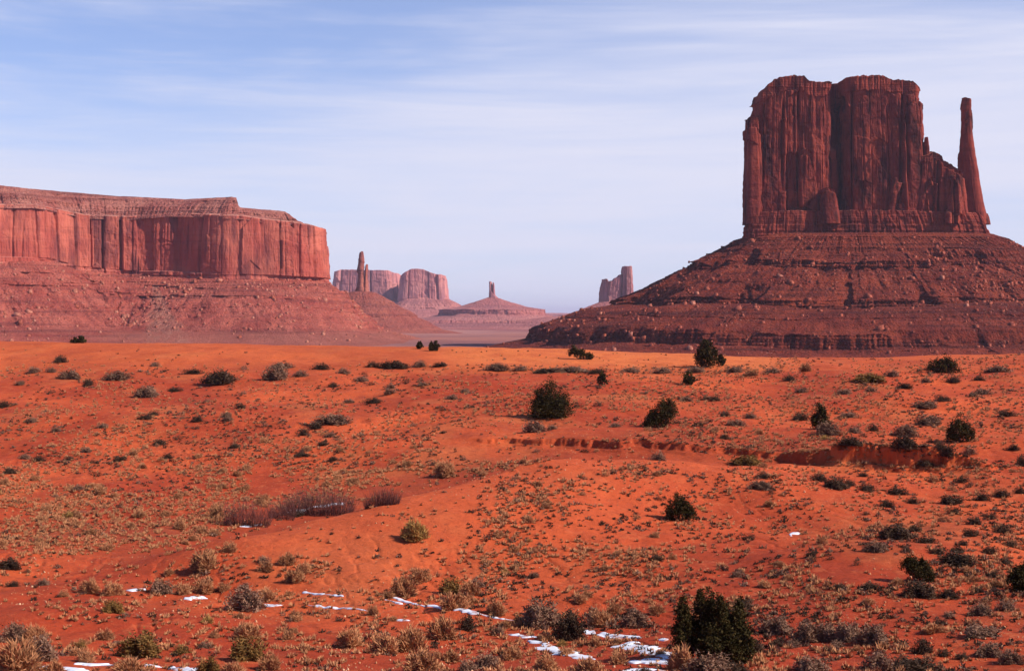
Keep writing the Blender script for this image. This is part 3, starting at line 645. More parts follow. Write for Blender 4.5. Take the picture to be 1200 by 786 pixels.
# ---- castle shaped butte behind the great butte's skirt
D = 4600.0
cb = empty('butte', (W(723, 370, D)[0], D, Z(370, D))); tag(cb, 'stepped castle shaped butte just left of the great butte', 'butte')
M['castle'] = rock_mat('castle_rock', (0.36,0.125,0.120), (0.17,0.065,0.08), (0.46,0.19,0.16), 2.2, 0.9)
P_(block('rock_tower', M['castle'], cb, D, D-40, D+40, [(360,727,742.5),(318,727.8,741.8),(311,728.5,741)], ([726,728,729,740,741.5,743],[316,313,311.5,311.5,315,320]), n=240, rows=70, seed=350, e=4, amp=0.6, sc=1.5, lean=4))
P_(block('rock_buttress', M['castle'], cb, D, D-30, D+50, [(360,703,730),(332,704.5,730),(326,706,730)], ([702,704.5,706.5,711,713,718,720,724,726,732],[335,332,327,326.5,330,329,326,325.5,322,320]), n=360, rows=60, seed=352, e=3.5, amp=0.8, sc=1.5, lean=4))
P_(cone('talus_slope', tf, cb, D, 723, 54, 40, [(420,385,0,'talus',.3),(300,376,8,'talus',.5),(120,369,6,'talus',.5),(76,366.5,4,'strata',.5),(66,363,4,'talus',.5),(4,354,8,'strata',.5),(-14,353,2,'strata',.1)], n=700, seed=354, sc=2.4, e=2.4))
# ---- long low benches on the horizon
def plateau(label, D, px0, px1, rows_, base, seed, depth=900, cat='plateau'):
    c = (px0+px1)/2; e_ = empty('plateau', (W(c, base, D)[0], D, Z(base, D))); tag(e_, label, cat)
    P_(block('rock_wall', tf, e_, D, D-120, D+depth, [(base,px0,px1),(min(rows_[1]),px0+2,px1-2)], rows_, n=1400, rows=36, seed=seed, e=7, amp=0.9, sc=4.0, kind='strata', lean=60))
    P_(cone('talus_slope', tf, e_, D, c, (px1-px0)/2/F*D, (depth+120)/2, [(500,base+4,0,'talus',.3),(120,base-1,6,'talus',.4),(0,(base+min(rows_[1]))/2,6,'talus',.5),(-20,(base+min(rows_[1]))/2-1,2,'talus',.2)], n=900, seed=seed+3, sc=4, e=7, yc=D+depth/2-60))
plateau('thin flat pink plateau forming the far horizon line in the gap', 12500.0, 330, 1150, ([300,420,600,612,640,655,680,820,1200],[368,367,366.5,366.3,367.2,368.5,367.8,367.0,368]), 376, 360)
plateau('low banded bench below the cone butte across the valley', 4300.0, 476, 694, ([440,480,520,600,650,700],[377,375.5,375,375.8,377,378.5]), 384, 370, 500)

# ------------------------------------------------------------------ haze
if HAZE_DENSITY > 0:
    hx_ = 62000.0
    v = np.array([[x, y, z] for z in (-75, 330) for x, y in ((-95000,-300),(95000,-300),(95000,hx_),(-95000,hx_))], float)
    hz = link('haze', mesh_from('haze', v, np.array([[0,3,2,1],[4,5,6,7],[0,1,5,4],[1,2,6,5],[2,3,7,6],[3,0,4,7]])))
    hm = bpy.data.materials.new('haze_air'); hm.use_nodes = True; t = hm.node_tree; t.nodes.clear()
    oo = t.nodes.new('ShaderNodeOutputMaterial'); pv = t.nodes.new('ShaderNodeVolumePrincipled')
    pv.inputs['Color'].default_value = (0.88, 0.78, 0.98, 1); pv.inputs['Density'].default_value = HAZE_DENSITY; pv.inputs['Anisotropy'].default_value = 0.1
    t.links.new(pv.outputs[0], oo.inputs['Volume']); hz.data.materials.append(hm); tag(hz, kind='stuff')
#PLANTS
# ------------------------------------------------------------------ plants
def tri_soup(co): return co.reshape(-1, 3), np.arange(len(co)*3).reshape(-1, 3)
def blades(base, tip, width, r):
    """thin triangles from base to tip"""
    d = tip-base; s_ = np.cross(d, r.normal(size=d.shape)); s_ /= np.linalg.norm(s_, axis=1, keepdims=True)+1e-9
    w = np.asarray(width).reshape(-1, 1)*0.5
    return np.stack([base-s_*w, base+s_*w, tip], 1)
def leaves(c, size, r):
    n = len(c); a_ = r.normal(size=(n,3)); a_ /= np.linalg.norm(a_, axis=1, keepdims=True)
    b_ = np.cross(a_, r.normal(size=(n,3))); b_ /= np.linalg.norm(b_, axis=1, keepdims=True)
    s_ = np.asarray(size).reshape(-1, 1)
    return np.stack([c-a_*s_*0.5, c+b_*s_*0.55, c+a_*s_*0.6], 1)
def dome_dirs(n, r, low=0.05):
    th = r.random(n)*2*np.pi; ph = np.arcsin(low+(1-low)*r.random(n)); return np.stack([np.cos(th)*np.cos(ph), np.sin(th)*np.cos(ph), np.sin(ph)], -1)
def shrub_meshes(kind, n, seed):
    """(stems, foliage) of a shrub one metre wide and one metre high before scaling"""
    r = np.random.default_rng(seed); dd = dome_dirs(n, r, -0.05)
    lob = 1+0.30*np.sin(3*np.arctan2(dd[:,1],dd[:,0])+seed)+0.22*np.sin(5*np.arctan2(dd[:,1],dd[:,0])+seed*2.3+dd[:,2]*4)
    rad = (0.40+0.14*r.random(n))*np.clip(lob, 0.6, 1.35)
    tip = dd*rad[:,None]*np.array([1,1,1.75]); tip[:,2] = np.maximum(tip[:,2], 0.02)
    k = min(220, max(20, n//7)); sb = np.zeros((k,3)); sb[:,:2] = r.normal(size=(k,2))*0.06; sb[:,2] = -0.05
    stem = blades(sb, tip[:k]*0.95, 0.035, r)
    if kind == 'tan':
        q_ = 0.5+0.5*r.random((n,1))**0.6; b_ = tip*q_*0.82; b_[:,:2] += r.normal(size=(n,2))*0.03
        t_ = tip*q_ + r.normal(size=(n,3))*0.055 + np.array([0,0,0.05]); fol = blades(b_, t_, 0.030+0.020*r.random(n), r)
        tipv = np.tile(np.array([0.0,0.0,1.0]), n)
    else:
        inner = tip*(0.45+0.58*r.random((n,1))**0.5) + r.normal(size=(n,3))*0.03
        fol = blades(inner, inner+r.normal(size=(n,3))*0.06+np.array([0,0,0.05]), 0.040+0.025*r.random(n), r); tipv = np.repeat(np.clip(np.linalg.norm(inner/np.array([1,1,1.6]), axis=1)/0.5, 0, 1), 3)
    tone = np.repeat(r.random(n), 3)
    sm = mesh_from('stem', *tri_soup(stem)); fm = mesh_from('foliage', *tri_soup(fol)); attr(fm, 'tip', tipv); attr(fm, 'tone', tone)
    return sm, fm
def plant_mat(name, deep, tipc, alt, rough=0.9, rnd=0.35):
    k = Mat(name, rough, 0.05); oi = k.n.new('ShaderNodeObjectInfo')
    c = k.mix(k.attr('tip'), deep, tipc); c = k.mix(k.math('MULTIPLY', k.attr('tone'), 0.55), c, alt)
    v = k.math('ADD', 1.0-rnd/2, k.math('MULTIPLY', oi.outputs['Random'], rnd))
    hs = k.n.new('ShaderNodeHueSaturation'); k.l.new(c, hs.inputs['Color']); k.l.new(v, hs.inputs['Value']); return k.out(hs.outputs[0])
M['stem'] = Mat('woody_stem').out((0.085,0.045,0.032))
M['tan'] = plant_mat('straw_twigs', (0.20,0.080,0.035), (0.78,0.355,0.155), (0.56,0.25,0.12))
M['gold'] = plant_mat('golden_straw', (0.26,0.12,0.035), (0.62,0.36,0.11), (0.50,0.30,0.10))
M['grey'] = plant_mat('grey_sage_leaves', (0.070,0.034,0.022), (0.23,0.120,0.072), (0.29,0.155,0.100))
M['dark'] = plant_mat('dark_sage_leaves', (0.026,0.016,0.011), (0.080,0.045,0.026), (0.095,0.056,0.038))
M['olive'] = plant_mat('olive_leaves', (0.050,0.028,0.010), (0.27,0.135,0.040), (0.11,0.062,0.022))
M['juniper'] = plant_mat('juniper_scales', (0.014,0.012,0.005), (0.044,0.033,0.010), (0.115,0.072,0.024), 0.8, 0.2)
M['bark'] = Mat('juniper_bark').out((0.11,0.065,0.045))
M['willow'] = plant_mat('bare_willow_twigs', (0.075,0.030,0.026), (0.23,0.095,0.075), (0.12,0.045,0.04))
PROTO = {}
def proto(kind, lod):
    key = (kind, lod)
    if key not in PROTO:
        n = {0: 3600, 1: 1500, 2: 500}[lod]
        PROTO[key] = [shrub_meshes(kind, n, 1000+lod*50+i*7+(0 if kind == 'tan' else 500)) for i in range(5)]
    return PROTO[key]
CAT = {'tan': ('rabbitbrush', 'dry straw coloured'), 'gold': ('rabbitbrush', 'golden yellow'), 'grey': ('sagebrush', 'grey'), 'dark': ('sagebrush', 'dark'), 'olive': ('sagebrush', 'olive brown')}
TAKEN = []
def region(px, row):
    if row > 735: return 'at the near left corner beside snow' if px < 130 else 'on the near sand left of the big juniper' if px < 480 else 'among the brush and snow before the big juniper' if px < 800 else 'in the brush strip at the lower right'
    if row > 690: return 'on the bare near sand at left' if px < 430 else 'along the long thin snow streak' if px < 620 else 'in the brush row beside the big juniper' if px < 1000 else 'on the low flats at the lower right'
    if row > 640: return 'on the near slope at left, under the wash' if px < 400 else 'at the foot of the smooth ridge' if px < 640 else 'in the shallow bowl behind the big juniper' if px < 990 else 'around the small round juniper on the mound'
    if row > 560: return 'in the grassy wash behind the smooth ridge' if px < 440 else 'on the smooth ridge flank' if px < 720 else 'on the slope before the cut bank' if px < 960 else 'on the right slope under the cut bank'
    if row > 500: return 'on the pitted red slope at left' if px < 330 else 'above the wash in mid slope' if px < 600 else 'by the shallow gully right of centre' if px < 900 else 'around the cut bank at right'
    if row > 450: return 'on the left hillside halfway up' if px < 300 else 'on the middle hillside' if px < 590 else 'between the mid slope junipers' if px < 900 else 'on the far right hillside'
    return 'near the left end of the dune crest' if px < 200 else 'along the dune crest left of centre' if px < 540 else 'along the crest below the great butte' if px < 900 else 'on the crest at far right'
def shrub(px, row, w, h, kind, label=None, parts=None):
    x, y, z = to_ground(px, row); m_ = y/F; W_ = w*m_*0.86; H_ = h*m_*0.88
    TAKEN.append((x, y, W_*0.5))
    name, adj = CAT[kind]; k2 = 'tan' if kind in ('tan','gold') else 'leafy'
    lod = 0 if w > 26 else 1 if w > 13 else 2
    sm, fm = random.choice(proto(k2, lod))
    key = (kind, fm.name)
    if key not in PROTO:
        f2 = fm.copy(); f2.materials.clear(); f2.materials.append(M[kind]); s2 = sm.copy(); s2.materials.clear(); s2.materials.append(M['stem']); PROTO[key] = (s2, f2)
    s2, f2 = PROTO[key]
    root = link(name, s2 if w > 13 else f2); root.location = (x, y, z-0.03)
    root.rotation_euler = (0, 0, random.random()*6.28); root.scale = (W_, W_, H_)
    if w > 13: link('foliage', f2, None, root)
    size = 'large' if w > 34 else 'mid sized' if w > 20 else 'small' if w > 13 else 'tiny'
    lb = label or f'{size} {adj} {name} {region(px, row)}'
    tag(root, lb, name, None if label else f'{size} {adj} {name} {region(px, row)}')
    return root
# -- shrubs placed one by one
HAND = [
 # foreground, straw coloured
 (239,667,38,26,'tan'),(198,673,16,10,'tan'),(270,646,24,14,'tan'),(312,668,22,14,'tan'),(337,660,26,16,'tan'),(356,670,24,14,'tan'),
 (105,694,28,18,'tan'),(131,697,30,18,'tan'),(131,717,28,16,'olive'),(74,699,16,10,'tan'),(187,695,28,18,'grey'),(215,696,24,16,'tan'),(240,694,28,18,'tan'),(262,692,20,12,'tan'),
 (289,714,44,28,'grey'),(311,704,32,18,'tan'),(345,681,28,16,'tan'),(346,724,20,12,'tan'),(38,751,30,22,'tan'),(122,749,26,16,'tan'),(95,759,17,10,'olive'),
 (165,768,52,30,'olive'),(214,765,26,12,'olive'),(250,747,16,10,'tan'),(288,748,38,22,'tan'),(287,773,46,30,'olive'),(316,784,32,22,'tan'),(338,749,20,14,'tan'),
 (411,758,38,26,'tan'),(450,766,42,28,'tan'),(480,763,46,34,'tan'),(518,748,42,30,'tan'),(547,738,24,22,'dark'),(583,744,18,14,'grey'),(495,786,46,30,'tan'),(528,775,28,18,'tan'),
 (437,720,18,14,'tan'),(473,697,36,26,'tan'),(492,681,30,18,'tan'),(528,695,28,20,'olive'),(552,697,28,20,'tan'),(530,713,36,22,'tan'),(583,719,28,18,'tan'),(558,688,22,14,'grey'),
 (486,632,36,26,'gold'),(521,558,30,20,'tan'),(523,553,18,12,'gold'),(254,606,24,20,'tan'),(210,620,20,14,'tan'),(20,790,66,46,'tan'),(48,772,42,30,'grey'),
 (100,776,26,22,'tan'),(150,790,44,24,'tan'),(245,790,34,22,'olive'),(272,792,32,20,'tan'),(10,666,28,14,'dark'),(18,750,34,22,'grey'),(64,790,30,20,'tan'),
 (600,772,30,18,'tan'),(570,783,34,20,'grey'),(640,786,34,22,'tan'),(690,790,40,24,'tan'),(725,778,26,18,'tan'),(548,786,26,16,'grey'),
 (632,734,48,34,'grey'),(668,749,38,36,'dark'),(702,733,36,22,'tan'),(745,734,36,22,'grey'),(720,718,26,18,'tan'),(680,705,22,12,'tan'),(770,718,24,14,'tan'),
 (872,714,24,16,'dark'),(800,784,38,32,'tan'),(832,795,62,32,'grey'),(862,792,36,18,'dark'),(885,764,26,20,'dark'),
 (910,741,42,20,'grey'),(947,751,34,24,'grey'),(968,749,30,20,'grey'),(994,749,36,22,'grey'),(1024,754,42,24,'grey'),(912,758,20,12,'dark'),(930,757,18,10,'grey'),
 (1082,765,26,20,'dark'),(1106,768,18,10,'dark'),(1128,772,20,10,'dark'),(1030,784,38,22,'grey'),(1070,784,58,16,'dark'),(1160,768,34,16,'grey'),(1185,776,30,16,'grey'),(950,786,40,18,'grey'),
 (1148,745,44,14,'grey'),(1095,740,36,12,'tan'),(1180,715,26,14,'grey'),(1150,720,30,14,'grey'),
 # right hand slope, dark
 (1050,631,42,18,'dark'),(1028,645,30,12,'grey'),(1162,608,17,9,'dark'),(1142,614,19,11,'dark'),(1176,624,24,12,'dark'),(1118,602,15,9,'dark'),(1137,628,20,11,'dark'),(950,653,15,10,'dark'),
 (953,658,12,9,'dark'),(1077,698,42,20,'dark'),(1110,700,28,10,'dark'),(1145,694,15,9,'dark'),(1120,661,46,16,'dark'),(1072,622,18,9,'dark'),(1085,636,26,10,'dark'),(1098,648,18,9,'dark'),(1185,640,18,9,'dark'),
 (1160,648,20,11,'dark'),(1178,660,18,9,'dark'),(1165,676,14,9,'dark'),(1005,662,12,7,'dark'),(985,690,20,9,'dark'),(1020,690,26,10,'dark'),(973,655,11,7,'dark'),
 (971,509,28,16,'grey'),(938,492,22,11,'dark'),(998,523,30,10,'dark'),(985,532,10,8,'dark'),(1002,507,18,10,'grey'),(1024,505,15,10,'dark'),(1062,512,30,16,'grey'),(1060,526,30,16,'dark'),(1050,530,13,8,'dark'),
 (1092,519,12,8,'dark'),(1088,498,32,13,'grey'),(1101,527,16,9,'dark'),(1111,539,22,16,'dark'),(1136,532,17,10,'grey'),(1141,547,13,12,'dark'),(1188,527,17,8,'dark'),(1197,546,15,16,'dark'),(961,563,22,11,'dark'),
 (980,572,30,14,'dark'),(996,569,15,9,'dark'),(1016,575,22,11,'dark'),(1052,579,26,11,'dark'),(1152,586,20,11,'dark'),(1173,582,22,11,'dark'),(1196,578,16,10,'dark'),(1115,590,28,11,'dark'),(1134,571,12,8,'dark'),
 (1086,546,26,9,'dark'),(1070,590,18,9,'dark'),(1040,594,20,10,'dark'),
 # left hillside
 (71,425,17,10,'dark'),(82,444,28,12,'grey'),(103,452,15,10,'dark'),(138,445,32,11,'grey'),(226,438,26,7,'dark'),(257,449,42,16,'dark'),(330,432,28,8,'grey'),(325,444,32,17,'grey'),(353,441,19,9,'grey'),
 (377,433,25,9,'dark'),(403,438,18,8,'grey'),(437,430,17,8,'dark'),(462,432,38,10,'dark'),(492,430,19,9,'grey'),(517,429,19,6,'dark'),(583,434,30,9,'grey'),(426,447,17,8,'grey'),(172,465,30,14,'grey'),
 (205,459,19,7,'dark'),(170,491,19,7,'dark'),(232,494,14,9,'dark'),(230,503,10,6,'dark'),(210,515,10,7,'dark'),(187,521,19,8,'dark'),(140,540,19,7,'dark'),(390,496,48,12,'grey'),(370,502,17,8,'dark'),
 (355,510,15,10,'dark'),(457,462,17,9,'grey'),(437,472,24,8,'dark'),(353,534,22,5,'dark'),(24,451,14,6,'grey'),(40,437,18,9,'grey'),(5,477,18,9,'dark'),(38,495,16,8,'grey'),(120,501,16,6,'grey'),(46,540,18,7,'dark'),
 (12,555,20,9,'dark'),(66,506,14,7,'grey'),(285,462,12,6,'grey'),(310,500,13,8,'grey'),(410,472,14,6,'grey'),(495,452,14,6,'grey'),(530,468,18,7,'grey'),(545,460,14,6,'grey'),
 (628,506,27,14,'grey'),(677,478,13,9,'dark'),(702,476,13,9,'dark'),(838,470,15,8,'dark'),(862,499,26,10,'grey'),(850,488,14,8,'dark'),(995,489,24,8,'grey'),(772,539,22,12,'grey'),(753,549,13,7,'dark'),
 (895,560,20,8,'dark'),(892,572,30,10,'grey'),(875,545,40,12,'olive'),(880,490,18,8,'grey'),(805,470,18,7,'grey'),(720,500,16,6,'grey'),(668,436,60,7,'grey'),(700,437,26,6,'dark'),(740,436,24,7,'grey'),(775,437,26,8,'grey'),
 (815,436,26,8,'grey'),(860,436,26,9,'grey'),(905,437,22,8,'grey'),(610,434,20,7,'grey'),(640,437,30,6,'dark'),(1020,447,40,10,'olive'),(1045,441,18,9,'grey'),(1170,436,30,8,'grey'),(880,440,20,10,'tan'),(945,435,18,12,'tan'),
 (925,446,18,8,'dark'),(1118,448,20,9,'dark'),(1060,455,22,8,'dark'),(1150,462,26,9,'grey'),(1105,470,18,8,'dark'),(1085,478,30,9,'grey'),(1180,488,24,9,'dark'),(990,462,20,8,'grey'),(940,460,18,8,'grey'),
]
LBL = {(165,768):'round olive brown sagebrush alone on bare sand left of the thin snow streaks', (287,773):'round olive brown sagebrush at the bottom edge, right of the lone one',
 (486,632):'yellow slanting rabbitbrush clump alone on the smooth ridge flank', (523,553):'small bright yellow rabbitbrush at the far end of the wash', (521,558):'pale rabbitbrush directly behind the bright yellow one',
 (20,790):'large straw coloured rabbitbrush in the bottom left corner', (48,772):'large grey sagebrush behind the bottom left corner brush', (632,734):'large grey sagebrush where the long snow streak ends, left of the pair',
 (668,749):'large dark sagebrush where the long snow streak ends, right of the pair', (832,795):'largest grey sagebrush right in front of the big juniper', (800,784):'straw coloured rabbitbrush at the left foot of the big juniper',
 (862,792):'dark sagebrush at the right foot of the big juniper', (872,714):'lone dark sagebrush just behind the right side of the big juniper', (547,738):'dark sagebrush below the middle of the long snow streak',
 (1077,698):'low wide dark sagebrush just below the small round juniper', (1120,661):'long dark sagebrush right above the small round juniper', (971,509):'grey sagebrush touching the pointed juniper at right',
 (1062,512):'upper grey sagebrush of the stacked clump above the cut bank', (1060,526):'lower dark sagebrush of the stacked clump above the cut bank', (390,496):'widest grey sagebrush on the middle hillside',
 (257,449):'wide dark sagebrush below the crest at left', (462,432):'wide dark sagebrush on the crest left of centre', (10,666):'dark sagebrush cut by the left edge under the wash', (628,506):'grey sagebrush just below the largest mid slope juniper',
 (289,714):'large grey sagebrush among short snow scraps on the near slope', (239,667):'largest straw coloured brush on the near slope left of the ridge', (480,763):'tallest straw coloured brush at bottom centre',
 (1024,754):'last grey sagebrush of the row right of the big juniper', (668,436):'long low grey sagebrush on the edge of the smooth dune', (875,545):'low olive brush left of the cut bank'}
nk = {'rabbitbrush': 0, 'sagebrush': 0}
for h_ in HAND:
    o = shrub(h_[0]+random.uniform(-1,1), h_[1], h_[2], h_[3], h_[4], LBL.get((h_[0], h_[1]))); nk[o['category']] += 1

# -- how thickly the slope is grown over, by place in the photograph's ground
def dens(px, row, kind):
    d = 0.35
    if row < 428: d = 0.05 if px < 900 else 0.8
    elif row < 470: d = (0.8 if kind == 'dark' else 0.45) if px < 600 else 1.0
    elif row < 560: d = (1.1 if kind == 'dark' else 0.7) if px < 600 else 0.9
    if px < 660 and max(548, 0) - max(0, (px-480)*0.25) < row < 650 and row < 622-(px-280)*0.236-(2 if kind == 'tan' else 6): d = 2.4 if kind == 'tan' else 0.6
    if px > 260 and px < 700 and row > 626-(px-280)*0.236 and row < min(690, 626-(px-280)*0.236+85): d = 0.05 if px < 600 else 0.2
    if px >= 560 and 560 < row < 700: d = 0.5 if px < 900 else 0.9
    if (px-1010)**2/60**2+(row-668)**2/22**2 < 1: d = 0.05
    if px < 560 and row > 650: d = 0.22
    if px > 560 and row > 700: d = 0.65
    if 560 < px < 830 and 738 < row < 786: d = 0.25
    if 440 < px < 640 and 700 < row < 730: d = 0.3
    if 520 < px < 760 and 500 < row < 540: d = 0.15
    if kind == 'tan' and px > 780 and row > 520: d *= 0.55
    cl = float(fbm(np.array(px/55.0), np.array(row/16.0), 3, 5 if kind == 'tan' else 15))
    return d*max(0.0, 0.6+1.9*cl)
while nk['sagebrush'] < 292:
    px, row = random.uniform(-20, 1220), random.uniform(424, 790)
    k_ = 'dark' if random.random() < (0.75 if px > 560 else 0.5) else 'grey'
    if random.random() > dens(px, row, 'dark')*(1.0 if px > 560 else 0.8): continue
    x, y, z = to_ground(px, row)
    if any((x-a_)**2+(y-b_)**2 < (c_+0.5)**2 for a_, b_, c_ in TAKEN): continue
    w = random.uniform(9, 17)*(0.8+0.5*(row-424)/366); shrub(px, row, w, w*0.5, k_); nk['sagebrush'] += 1
while nk['rabbitbrush'] < 280:
    px, row = random.uniform(-20, 1220), random.uniform(500, 790)
    if random.random() > dens(px, row, 'tan')*0.8: continue
    x, y, z = to_ground(px, row)
    if any((x-a_)**2+(y-b_)**2 < (c_+0.25)**2 for a_, b_, c_ in TAKEN): continue
    w = random.uniform(9, 17)*(0.8+0.6*(row-500)/286); shrub(px, row, w, w*0.55, 'tan' if random.random() > 0.06 else 'gold'); nk['rabbitbrush'] += 1

# -- tufts nobody could count
def tufts(name, n, kind, mats, smin, smax, nb, seed):
    r = np.random.default_rng(seed); P = []; S = []
    rnd = random.Random(seed); tries = 0
    # ray table for speed
    us = np.linspace(-300, 1500, 451); Ds = np.geomspace(46, 340, 1100); Zt = H((us[:,None]-600)/F*Ds[None], np.repeat(Ds[None], len(us), 0), False)
    Rw = HZ-F*Zt/Ds[None]; Rm = np.minimum.accumulate(Rw, axis=1)
    while len(P) < n:
        px, row = rnd.uniform(-295, 1495), rnd.uniform(410, 800)
        if rnd.random() > dens(px, row, kind)*0.8: continue
        i = int((px+300)/4); j = int(np.searchsorted(-Rm[i], -row))
        if j >= len(Ds)-1: continue
        D_ = Ds[j]+rnd.uniform(0, 1)*(Ds[j+1]-Ds[j]); P.append(((px-600)/F*D_, D_)); S.append(rnd.uniform(smin, smax)*rnd.uniform(0.7, 1.25)*(0.8+D_/300))
    P = np.array(P); S = np.array(S); zz = H(P[:,0], P[:,1])
    c = np.repeat(np.stack([P[:,0], P[:,1], zz], -1), nb, 0); s_ = np.repeat(S, nb)[:, None]
    if kind == 'tan':
        dd = dome_dirs(len(c), r, 0.15); b_ = c+dd*np.array([1,1,0])*s_*0.15; t_ = c+dd*s_*np.array([0.6,0.6,0.75])*(0.7+0.5*r.random((len(c),1)))
        T = blades(b_, t_, (0.05+0.10*s_[:,0])*(0.7+0.6*r.random(len(c))), r); tip = np.tile([0,0,1.0], len(c))
    else:
        dd = dome_dirs(len(c), r, 0.0); cc = c+dd*s_*np.array([0.55,0.55,0.42])*(0.3+0.7*r.random((len(c),1)))
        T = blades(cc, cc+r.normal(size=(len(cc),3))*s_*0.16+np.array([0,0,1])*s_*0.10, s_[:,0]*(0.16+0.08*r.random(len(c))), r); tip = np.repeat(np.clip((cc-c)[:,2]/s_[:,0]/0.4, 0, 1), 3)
    me = mesh_from(name, *tri_soup(T)); attr(me, 'tip', tip); attr(me, 'tone', np.repeat(r.random(len(c)), 3))
    o = link(name, me, M[mats]); tag(o, kind='stuff'); return o
tufts('dry_grass', 21000, 'tan', 'tan', 0.20, 0.42, 20, 3)
tufts('low_scrub', 8200, 'dark', 'dark', 0.16, 0.40, 30, 4)
tufts('grey_scrub', 3400, 'dark', 'grey', 0.2, 0.5, 32, 5)
# pale grit and pebbles
rr_ = np.random.default_rng(9); k_ = 9000; py = np.exp(rr_.uniform(np.log(50), np.log(330), k_)); pxx = (rr_.uniform(-60,1260,k_)-600)/F*py
ok = fbm(pxx/12, py/12, 3, 21) > 0.0; pxx, py = pxx[ok], py[ok]
pb = link('pebbles', rocks_mesh('pebbles', np.stack([pxx, py, H(pxx, py)+0.02], -1), 0.035+0.09*rr_.random(len(py))**3, 5), stone_mat('pale_grit', (0.45,0.18,0.08), (0.62,0.36,0.20))); tag(pb, kind='stuff')

# -- junipers
def juniper(px, row, w, h, label, lobes=None, seed=1, leaf=None, name='juniper_tree'):
    x, y, z = to_ground(px, row) if row < 1000 else row
    m_ = y/F; W_, H_ = w*m_, h*m_; TAKEN.append((x, y, W_/2)); r = np.random.default_rng(seed)
    t = empty(name, (x, y, z-0.05)); tag(t, label, 'juniper')
    if lobes is None:
        lobes = [(0, 0, 0.42, 0.0, 1.0)] + [(r.uniform(-.3,.3), r.uniform(-.3,.3), r.uniform(.2,.3), 0.0, r.uniform(.55,.9)) for _ in range(5)]
    area = w*h; n = int(np.clip(area*6, 1500, 50000)); size = leaf or max(0.085, 1.7*m_)
    C_, tp = [], []
    wts = np.array([l[2]*(l[4]-l[3]) for l in lobes]); wts /= wts.sum(); per = 26; nc = max(50, n//per)
    for (lx, ly, lr, z0, z1), wt in zip(lobes, wts):
        k = max(8, int(nc*wt)); v = r.normal(size=(k,3)); v /= np.linalg.norm(v, axis=1, keepdims=True); rad = (0.15+0.85*r.random(k)**0.5)*(0.9+0.3*r.random(k))
        c_ = v*rad[:,None]; taper = 1-0.50*np.clip(c_[:,2]+0.1, 0, 1)-0.15*np.clip(-c_[:,2]-0.4, 0, 1)
        c_ = np.stack([(lx+c_[:,0]*lr*taper)*W_, (ly+c_[:,1]*lr*taper)*W_, ((z0+z1)/2+c_[:,2]*(z1-z0)/2)*H_], -1)
        sc_ = W_*(0.036 if w < 60 else 0.019)*(0.6+0.8*r.random(k)); c_ = np.repeat(c_, per, 0); dl = r.normal(size=(k*per,3))*np.repeat(sc_, per)[:,None]*np.array([1,1,1.5])
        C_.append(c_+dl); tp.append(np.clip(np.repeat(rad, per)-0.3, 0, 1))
    q = np.concatenate(C_); tp = np.concatenate(tp); q = q[q[:,2] > 0.02*H_] if False else q; q[:,2] = np.abs(q[:,2])
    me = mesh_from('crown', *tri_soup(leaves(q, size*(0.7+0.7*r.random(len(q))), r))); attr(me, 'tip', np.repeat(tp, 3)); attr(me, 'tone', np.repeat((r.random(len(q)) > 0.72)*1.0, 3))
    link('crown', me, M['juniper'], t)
    # trunk: one stem per lobe leaving a common foot
    V, Fc = [], []
    for (lx, ly, lr, z0, z1) in lobes:
        top = np.array([lx*W_, ly*W_, (z0+(z1-z0)*0.75)*H_]); mid = np.array([lx*W_*0.75, ly*W_*0.75, z1*H_*0.3]); b0 = np.array([lx*W_*0.15, ly*W_*0.15, -0.1])
        pts_ = [b0, mid, top]; rad_ = [0.05*W_*0.6, 0.035*W_*0.6, 0.008*W_]; o0 = len(V)
        for p_, rr in zip(pts_, rad_):
            for a_ in range(7): V.append(p_+np.array([math.cos(a_*.8976)*rr, math.sin(a_*.8976)*rr, 0]))
        for s_ in range(2):
            for a_ in range(7): Fc.append([o0+s_*7+a_, o0+s_*7+(a_+1)%7, o0+(s_+1)*7+(a_+1)%7, o0+(s_+1)*7+a_])
    link('trunk', mesh_from('trunk', np.array(V), np.array(Fc)), M['bark'], t)
    return t
juniper(834, 776, 96, 84, 'large dark many stemmed juniper in the foreground beside the snow patches', [(-0.36,0,0.12,0.0,0.93),(-0.27,0.1,0.10,0.0,0.70),(-0.13,0.05,0.10,0.1,1.0),(-0.02,0.1,0.12,0.05,1.03),(0.09,-0.05,0.12,0.0,0.97),(0.20,0.1,0.10,0.1,0.80),(0.31,0.0,0.12,0.0,0.80),(0.41,-0.05,0.10,0.0,0.55),(0.36,0.1,0.08,0.3,0.88),(-0.04,-0.15,0.17,0.0,0.55),(0.2,-0.12,0.17,0.0,0.5)], 3)
juniper(645, 489, 56, 43, 'largest juniper of the mid slope, wide with a rounded top', [(-0.25,0,0.22,0,0.78),(0.0,0,0.25,0,1.0),(0.25,0,0.22,0,0.72),(0.1,-.1,0.32,0,0.55),(-.15,-.1,.32,0,.5)], 4)
juniper(773, 501, 40, 33, 'leaning flat topped juniper right of the largest mid slope one', [(-0.2,0,0.24,0,0.65),(0.08,0,0.28,0.08,0.98),(0.3,0,0.2,0.35,1.0),(-0.32,0,0.2,0,0.3)], 5)
juniper(961, 503, 26, 31, 'pointed juniper with a grey bush at its foot on the right slope', [(0,0,0.38,0,1.0),(-0.2,0,0.25,0,0.6),(0.22,0,0.25,0,0.55)], 6)
juniper(1124, 518, 35, 30, 'dark dense juniper above the right end of the cut bank', [(0,0,0.36,0,1.0),(-0.25,0,0.25,0,0.6),(0.27,0,0.25,0,0.7)], 7)
juniper(828, 430, 30, 33, 'tallest juniper standing on the crest in front of the great butte', [(0,0,0.42,0,1.0),(-0.25,0,0.25,0.05,0.75),(0.2,0,0.28,0.05,0.8)], 8)
